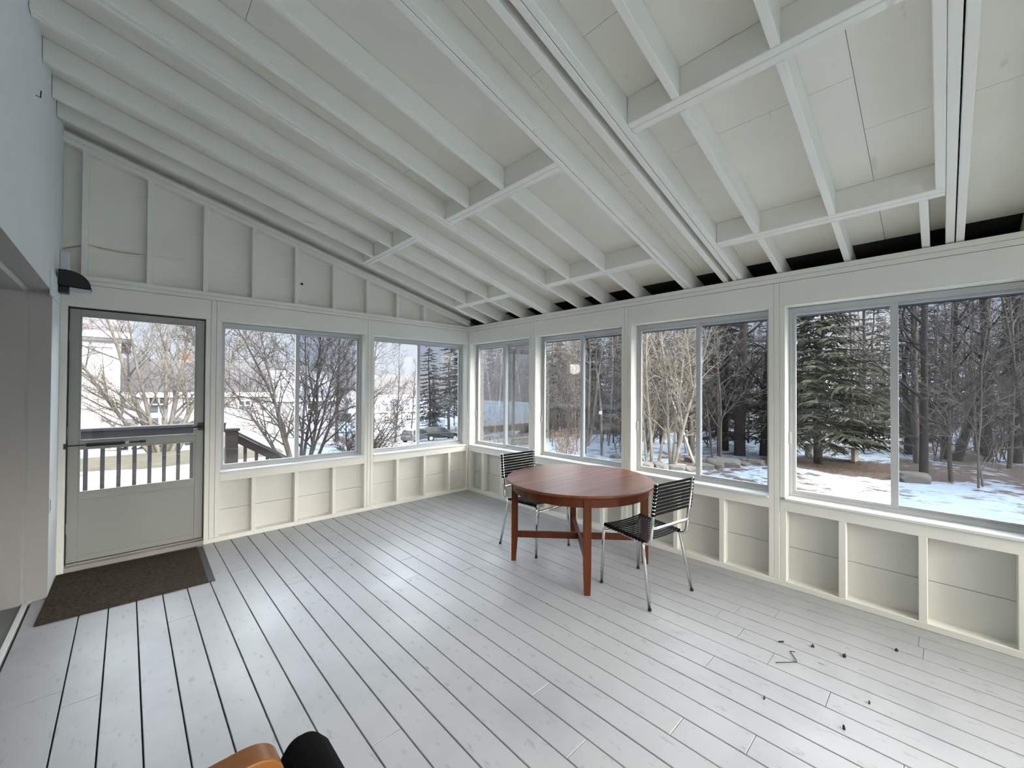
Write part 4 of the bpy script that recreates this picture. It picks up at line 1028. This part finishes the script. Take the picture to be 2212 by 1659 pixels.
put(bare(49, 8.5, .11, ((0,0,.0,.03),), n=(22,6,5), first=(.16,.2,.2), len=(.2,.45,.5)), 'bare_tree', M['bark_brown'], 10.3, .95, 'brown trunk just right of the sapling clumps, third long-wall window')
put(bare(51, 12.5, .20, ((0,0,.0,.0),), n=(26,7,5), first=(.14,.2,.2), len=(.2,.45,.5)), 'oak_tree', M['bark_dark'], 12.4, .12, 'thick dark trunk near the right edge of the third long-wall window')
put(bare(52, 12.5, .16, ((0,0,.0,.0),), n=(26,7,5), first=(.14,.2,.2), len=(.2,.45,.5)), 'oak_tree', M['bark_dark'], 13.2, -.42, 'thick dark trunk right beside the thickest one, third long-wall window')
put(bare(53, 7.0, .045, ((0,0,.0,.02),(.2,.3,.02,.06)), **clump), 'bare_tree', M['bark_grey'], 10.2, .0, 'slim grey double stem in the right half of the third long-wall window')
put(bare(55, 8.5, .07, ((0,0,.02,.02),(.1,.05,.05,-.16)), n=(12,5,4), first=(.4,.2,.2), len=(.2,.45,.5)), 'birch_tree', M['birch'], 10.4, 5.4, 'forked white birch at the left edge of the second long-wall window')
put(bare(56, 8.2, .05, ((0,0,.0,-.05),), n=(12,5,4), first=(.4,.2,.2), len=(.2,.45,.5)), 'birch_tree', M['birch'], 10.8, 4.6, 'single slender birch left of the white pole, second long-wall window')
put(bare(57, 8.8, .055, ((0,0,-.02,.05),), n=(12,5,4), first=(.35,.2,.2), len=(.2,.45,.5)), 'birch_tree', M['birch'], 10.3, 9.0, 'slender birch at the right side of the corner window of the long wall')
put(bare(58, 8.8, .055, ((0,0,-.02,.08),(.3,.2,.0,.0)), n=(12,5,4), first=(.35,.2,.2), len=(.2,.45,.5)), 'birch_tree', M['birch'], 10.2, 11.0, 'twin slender birch left of centre in the corner window of the long wall')
put(bare(59, 5.2, .05, ((0,0,.0,-.05),(.1,.1,-.05,-.3),(0,.1,.1,-.5)), n=(14,7,5), first=(.12,.2,.15), len=(.42,.45,.5), tip=.005), 'bare_tree', M['bark_grey'], 10.2, 2.6, 'fine-branched grey bare tree right of the white pole, second long-wall window')
put(bare(61, 10.5, .10, ((0,0,.02,.03),), n=(22,6,5), first=(.165,.2,.2), len=(.2,.45,.5)), 'bare_tree', M['bark_grey'], 15.2, -4.35, 'crooked pale trunk just right of the meeting rail in the largest window')
put(bare(62, 12, .12, ((0,0,.0,-.04),), n=(22,7,5), first=(.14,.2,.2), len=(.2,.45,.5)), 'bare_tree', M['bark_dark'], 17.3, -4.95, 'dark straight trunk second right of the meeting rail in the largest window')
put(bare(63, 12, .13, ((0,0,.0,-.22),), n=(22,7,5), first=(.14,.2,.2), len=(.2,.45,.5)), 'bare_tree', M['bark_dark'], 17.0, -5.2, 'dark trunk leaning right in the right half of the largest window')
put(bare(64, 13, .19, ((0,0,.0,.0),), n=(20,5,4), first=(.2,.2,.2), len=(.2,.45,.5)), 'bare_tree', M['bark_dark'], 18.0, -5.95, 'thickest dark trunk in the right half of the largest window')
put(bare(65, 12, .16, ((0,0,.0,.02),), n=(24,7,5), first=(.14,.2,.2), len=(.2,.45,.5)), 'bare_tree', M['bark_dark'], 18.3, -6.65, 'dark trunk at the far right edge of the largest window')
put_conifer(conifer(8, 9.5, .14, .8, 20, 8, 1.5, .2, 10, 2, .034, .35), 'conifer_tree', 13.4, .95, 'dark conifer behind the thick trunks of the third long-wall window', M['needle'], M['bark_dark'])
put_conifer(conifer(9, 9.5, .14, 2.2, 19, 8, 1.7, .22, 10, 2, .036, .4), 'pine_tree', 22.5, 33.0, 'dark pine above the dark green car in the corner gable window', M['needle'], M['bark_dark'], sc=1.35)
put_conifer(conifer(10, 9.5, .14, 3.2, 17, 8, 1.7, .22, 10, 2, .036, .4), 'pine_tree', 18.4, 25.2, 'dark tall pine nearest the porch corner in the corner gable window', M['needle2'], M['bark_dark'], sc=1.25)

# pole, bench, brush, rocks
pb = MB(); px_, py_ = 8.3, 3.22; pz = G(px_,py_); pb.tube([(px_,py_,pz-.3),(px_-.02,py_+.04,pz+1.6),(px_-.10,py_+.12,pz+2.85)],[.045,.04,.026],8)
po = tag(pb.build('pole', M['birch'], None, smooth=True), 'slim pale pole leaning slightly in the snow, second long-wall window', 'pole')
bb = MB(); bb.box(px_-.10,px_-.02,py_-.01,py_+.07,pz+1.45,pz+1.56); bb.build('insulator', M['white'], po)
bn = empty('bench', (14.1,-2.25,G(14.1,-2.25)), 1.48); tag(bn, 'low grey weathered bench half hidden behind the broad spruce', 'bench')
gw = paint('weathered_grey_wood', (.20,.18,.16), .85, .4, (.4,3,3), var=.3, bump=0)
for k in range(3): b = MB(); b.box(-.85,.85,-.27+k*.19,-.10+k*.19,.44,.48); b.build('seat_board', gw, bn, bevel=.005)
for sx_ in (-.65,.65): b = MB(); b.box(sx_-.05,sx_+.05,-.25,.25,.0,.44); b.build('leg', gw, bn)
put(bare(71, 1.15, .012, tuple((math.cos(a)*.28*q,math.sin(a)*.28*q,math.cos(a)*.22,math.sin(a)*.22) for q in (.4,1) for a in [k*.62 for k in range(10)]), n=(8,4,3), first=(.15,.2,.2), len=(.4,.5,.5), lv=2, tip=.0035), 'twig_bush', M['redtwig'], 7.6, 4.25, 'reddish twiggy bush low in the left pane of the second long-wall window', 'bush')
put(bare(73, .9, .010, tuple((math.cos(a)*.3*q,math.sin(a)*.3*q,math.cos(a)*.22,math.sin(a)*.22) for q in (.4,1) for a in [k*.7 for k in range(9)]), n=(7,4,3), first=(.15,.2,.2), len=(.4,.5,.5), lv=2, tip=.0035), 'twig_bush', M['redtwig'], 9.0, 8.1, 'small reddish twiggy bush low in the corner window of the long wall', 'bush')
M['rock'] = paint('grey_field_stone', (.065,.063,.061), .95, .5, (3,3,3), var=.4, dirt=(.03,.029,.027))
def rock(x, y, sx_, sy_, sz_, seed, label, group=None, mat='rock'):
    import bmesh
    bm = bmesh.new(); bmesh.ops.create_icosphere(bm, subdivisions=3, radius=1)
    for v in bm.verts:
        n_ = 1+.28*noise.noise(v.co*1.5+Vector((seed*3.1,0,0)))+.10*noise.noise(v.co*4+Vector((0,seed,0)))
        c = v.co*n_; v.co = Vector((max(-.8,min(.8,c.x))*sx_, max(-.8,min(.8,c.y))*sy_, max(-.75,min(.72,c.z))*sz_))
    me = bpy.data.meshes.new('rock'); bm.to_mesh(me); bm.free(); me.materials.append(M[mat])
    o = bpy.data.objects.new('rock', me); COL.objects.link(o); o.location = (x,y,G(x,y)+sz_*.16); o.rotation_euler.z = seed*1.7
    tag(o, label, 'rock', group)
rk_ = [(7.2,2.0,.22,.2,.14),(7.18,1.55,.24,.2,.15),(7.32,1.12,.36,.26,.2),(7.62,.72,.36,.24,.15),(7.82,.34,.3,.24,.14),(7.95,.0,.24,.2,.12),(8.3,1.95,.3,.24,.16),(8.6,-.1,.26,.3,.16),(9.5,.55,.3,.3,.2),(8.0,1.05,.2,.2,.14),(8.2,2.6,.24,.2,.14),(9.9,-.7,.3,.25,.16),(9.1,-.25,.42,.32,.28),(9.3,-.45,.5,.36,.3),(10.4,-.95,.4,.3,.2),(7.1,2.75,.26,.2,.12)]
RL = 'grey field stone in the rough row of stones along the snow below the saplings'
for i,(x,y,a,b_,c) in enumerate(rk_): rock(x,y,a,b_,c,i+1,RL,'row of field stones')
rock(11.0,-4.35,.42,.34,.26,40,'single dark boulder at the edge of the snow right of the spruce')
rock(17.6,-5.4,.5,.4,.32,42,'dark boulder among the trunks in the right half of the largest window')

GLOW_EAST = ((.85,-.10,.40), .25, .15, .30, 1.6)     # direction, width, rise above the trees, strength
GLOW_REAR = ((.12,-.82,.56), .50, .0, .2, 5.8)
GLOW_NORTH = ((-.15,.90,.38), .30, .15, .27, 1.7)
SKY_BASE, EXPOSURE, FILL_W = .180, 2.46, 5
# ------------------------------------------------------------------ light: bright overcast sky, brighter overhead and behind the house
w = bpy.data.worlds.new('overcast_sky'); SC.world = w; w.use_nodes = True; nt = w.node_tree; N, L = nt.nodes, nt.links
bg = N['Background']; tc = N.new('ShaderNodeTexCoord'); sep = N.new('ShaderNodeSeparateXYZ'); L.new(tc.outputs['Generated'], sep.inputs[0])
def wmath(op, a, b_):
    q = N.new('ShaderNodeMath'); q.operation = op
    for i,v_ in enumerate((a,b_)):
        if isinstance(v_,(int,float)): q.inputs[i].default_value = v_
        else: L.new(v_, q.inputs[i])
    return q.outputs[0]
hz = ramp(N, [(.0,(.88,.92,1.0)),(.10,(.82,.89,1.0)),(.35,(.70,.82,1.0)),(1,(.74,.84,1.0))]); L.new(sep.outputs['Z'], hz.inputs[0])
cl_ = noise_tex(N, L, tc.outputs['Generated'], 3.0, 5); cr = ramp(N, [(.3,(.92,.94,.97)),(.7,(1.06,1.05,1.03))]); L.new(cl_, cr.inputs[0])
mm = N.new('ShaderNodeMix'); mm.data_type = 'RGBA'; mm.blend_type = 'MULTIPLY'; mm.inputs[0].default_value = 1; L.new(hz.outputs[0], mm.inputs[6]); L.new(cr.outputs[0], mm.inputs[7])
# thin cloud is brightest on the open side of the porch, well above the tree line
def glow(direction, lo, z0, z1, k):
    d_ = N.new('ShaderNodeVectorMath'); d_.operation = 'DOT_PRODUCT'; L.new(tc.outputs['Generated'], d_.inputs[0]); d_.inputs[1].default_value = tuple(Vector(direction).normalized())
    r = []
    for src,p,q in ((d_.outputs['Value'],lo,1.0),(sep.outputs['Z'],z0,z1)):
        m_ = N.new('ShaderNodeMapRange'); m_.interpolation_type = 'SMOOTHSTEP'; L.new(src, m_.inputs['Value'])
        m_.inputs['From Min'].default_value = p; m_.inputs['From Max'].default_value = q; r.append(m_.outputs[0])
    return wmath('MULTIPLY', wmath('MULTIPLY', r[0], r[1]), k)
L.new(mm.outputs[2], bg.inputs[0]); bg.inputs[1].default_value = SKY_BASE
last = bg
for gl, colr in ((GLOW_EAST,(.92,.97,1.0)),(GLOW_REAR,(1.0,.945,.84)),(GLOW_NORTH,(.88,.95,1.0))):
    b2 = N.new('ShaderNodeBackground'); b2.inputs[0].default_value = (*colr,1); L.new(glow(*gl), b2.inputs[1])
    ad = N.new('ShaderNodeAddShader'); L.new(last.outputs[0], ad.inputs[0]); L.new(b2.outputs[0], ad.inputs[1]); last = ad
L.new(last.outputs[0], N['World Output'].inputs[0])
# warm unseen point light added inside the house to brighten the doorway side
li = bpy.data.lights.new('house_fill_light', 'POINT'); li.energy = FILL_W; li.color = (1.0,.94,.86); li.shadow_soft_size = .18
lo_ = bpy.data.objects.new('house_fill_light', li); COL.objects.link(lo_); lo_.location = (-6.0,-2.6,2.15)

SC.view_settings.view_transform = 'Standard'; SC.view_settings.look = 'None'; SC.view_settings.gamma = 1; SC.view_settings.use_curve_mapping = False
SC.view_settings.exposure = EXPOSURE
try:
    SC.cycles.max_bounces = 10; SC.cycles.diffuse_bounces = 6; SC.cycles.transparent_max_bounces = 24; SC.cycles.use_denoising = True
    SC.cycles.sample_clamp_indirect = 8
except Exception: pass
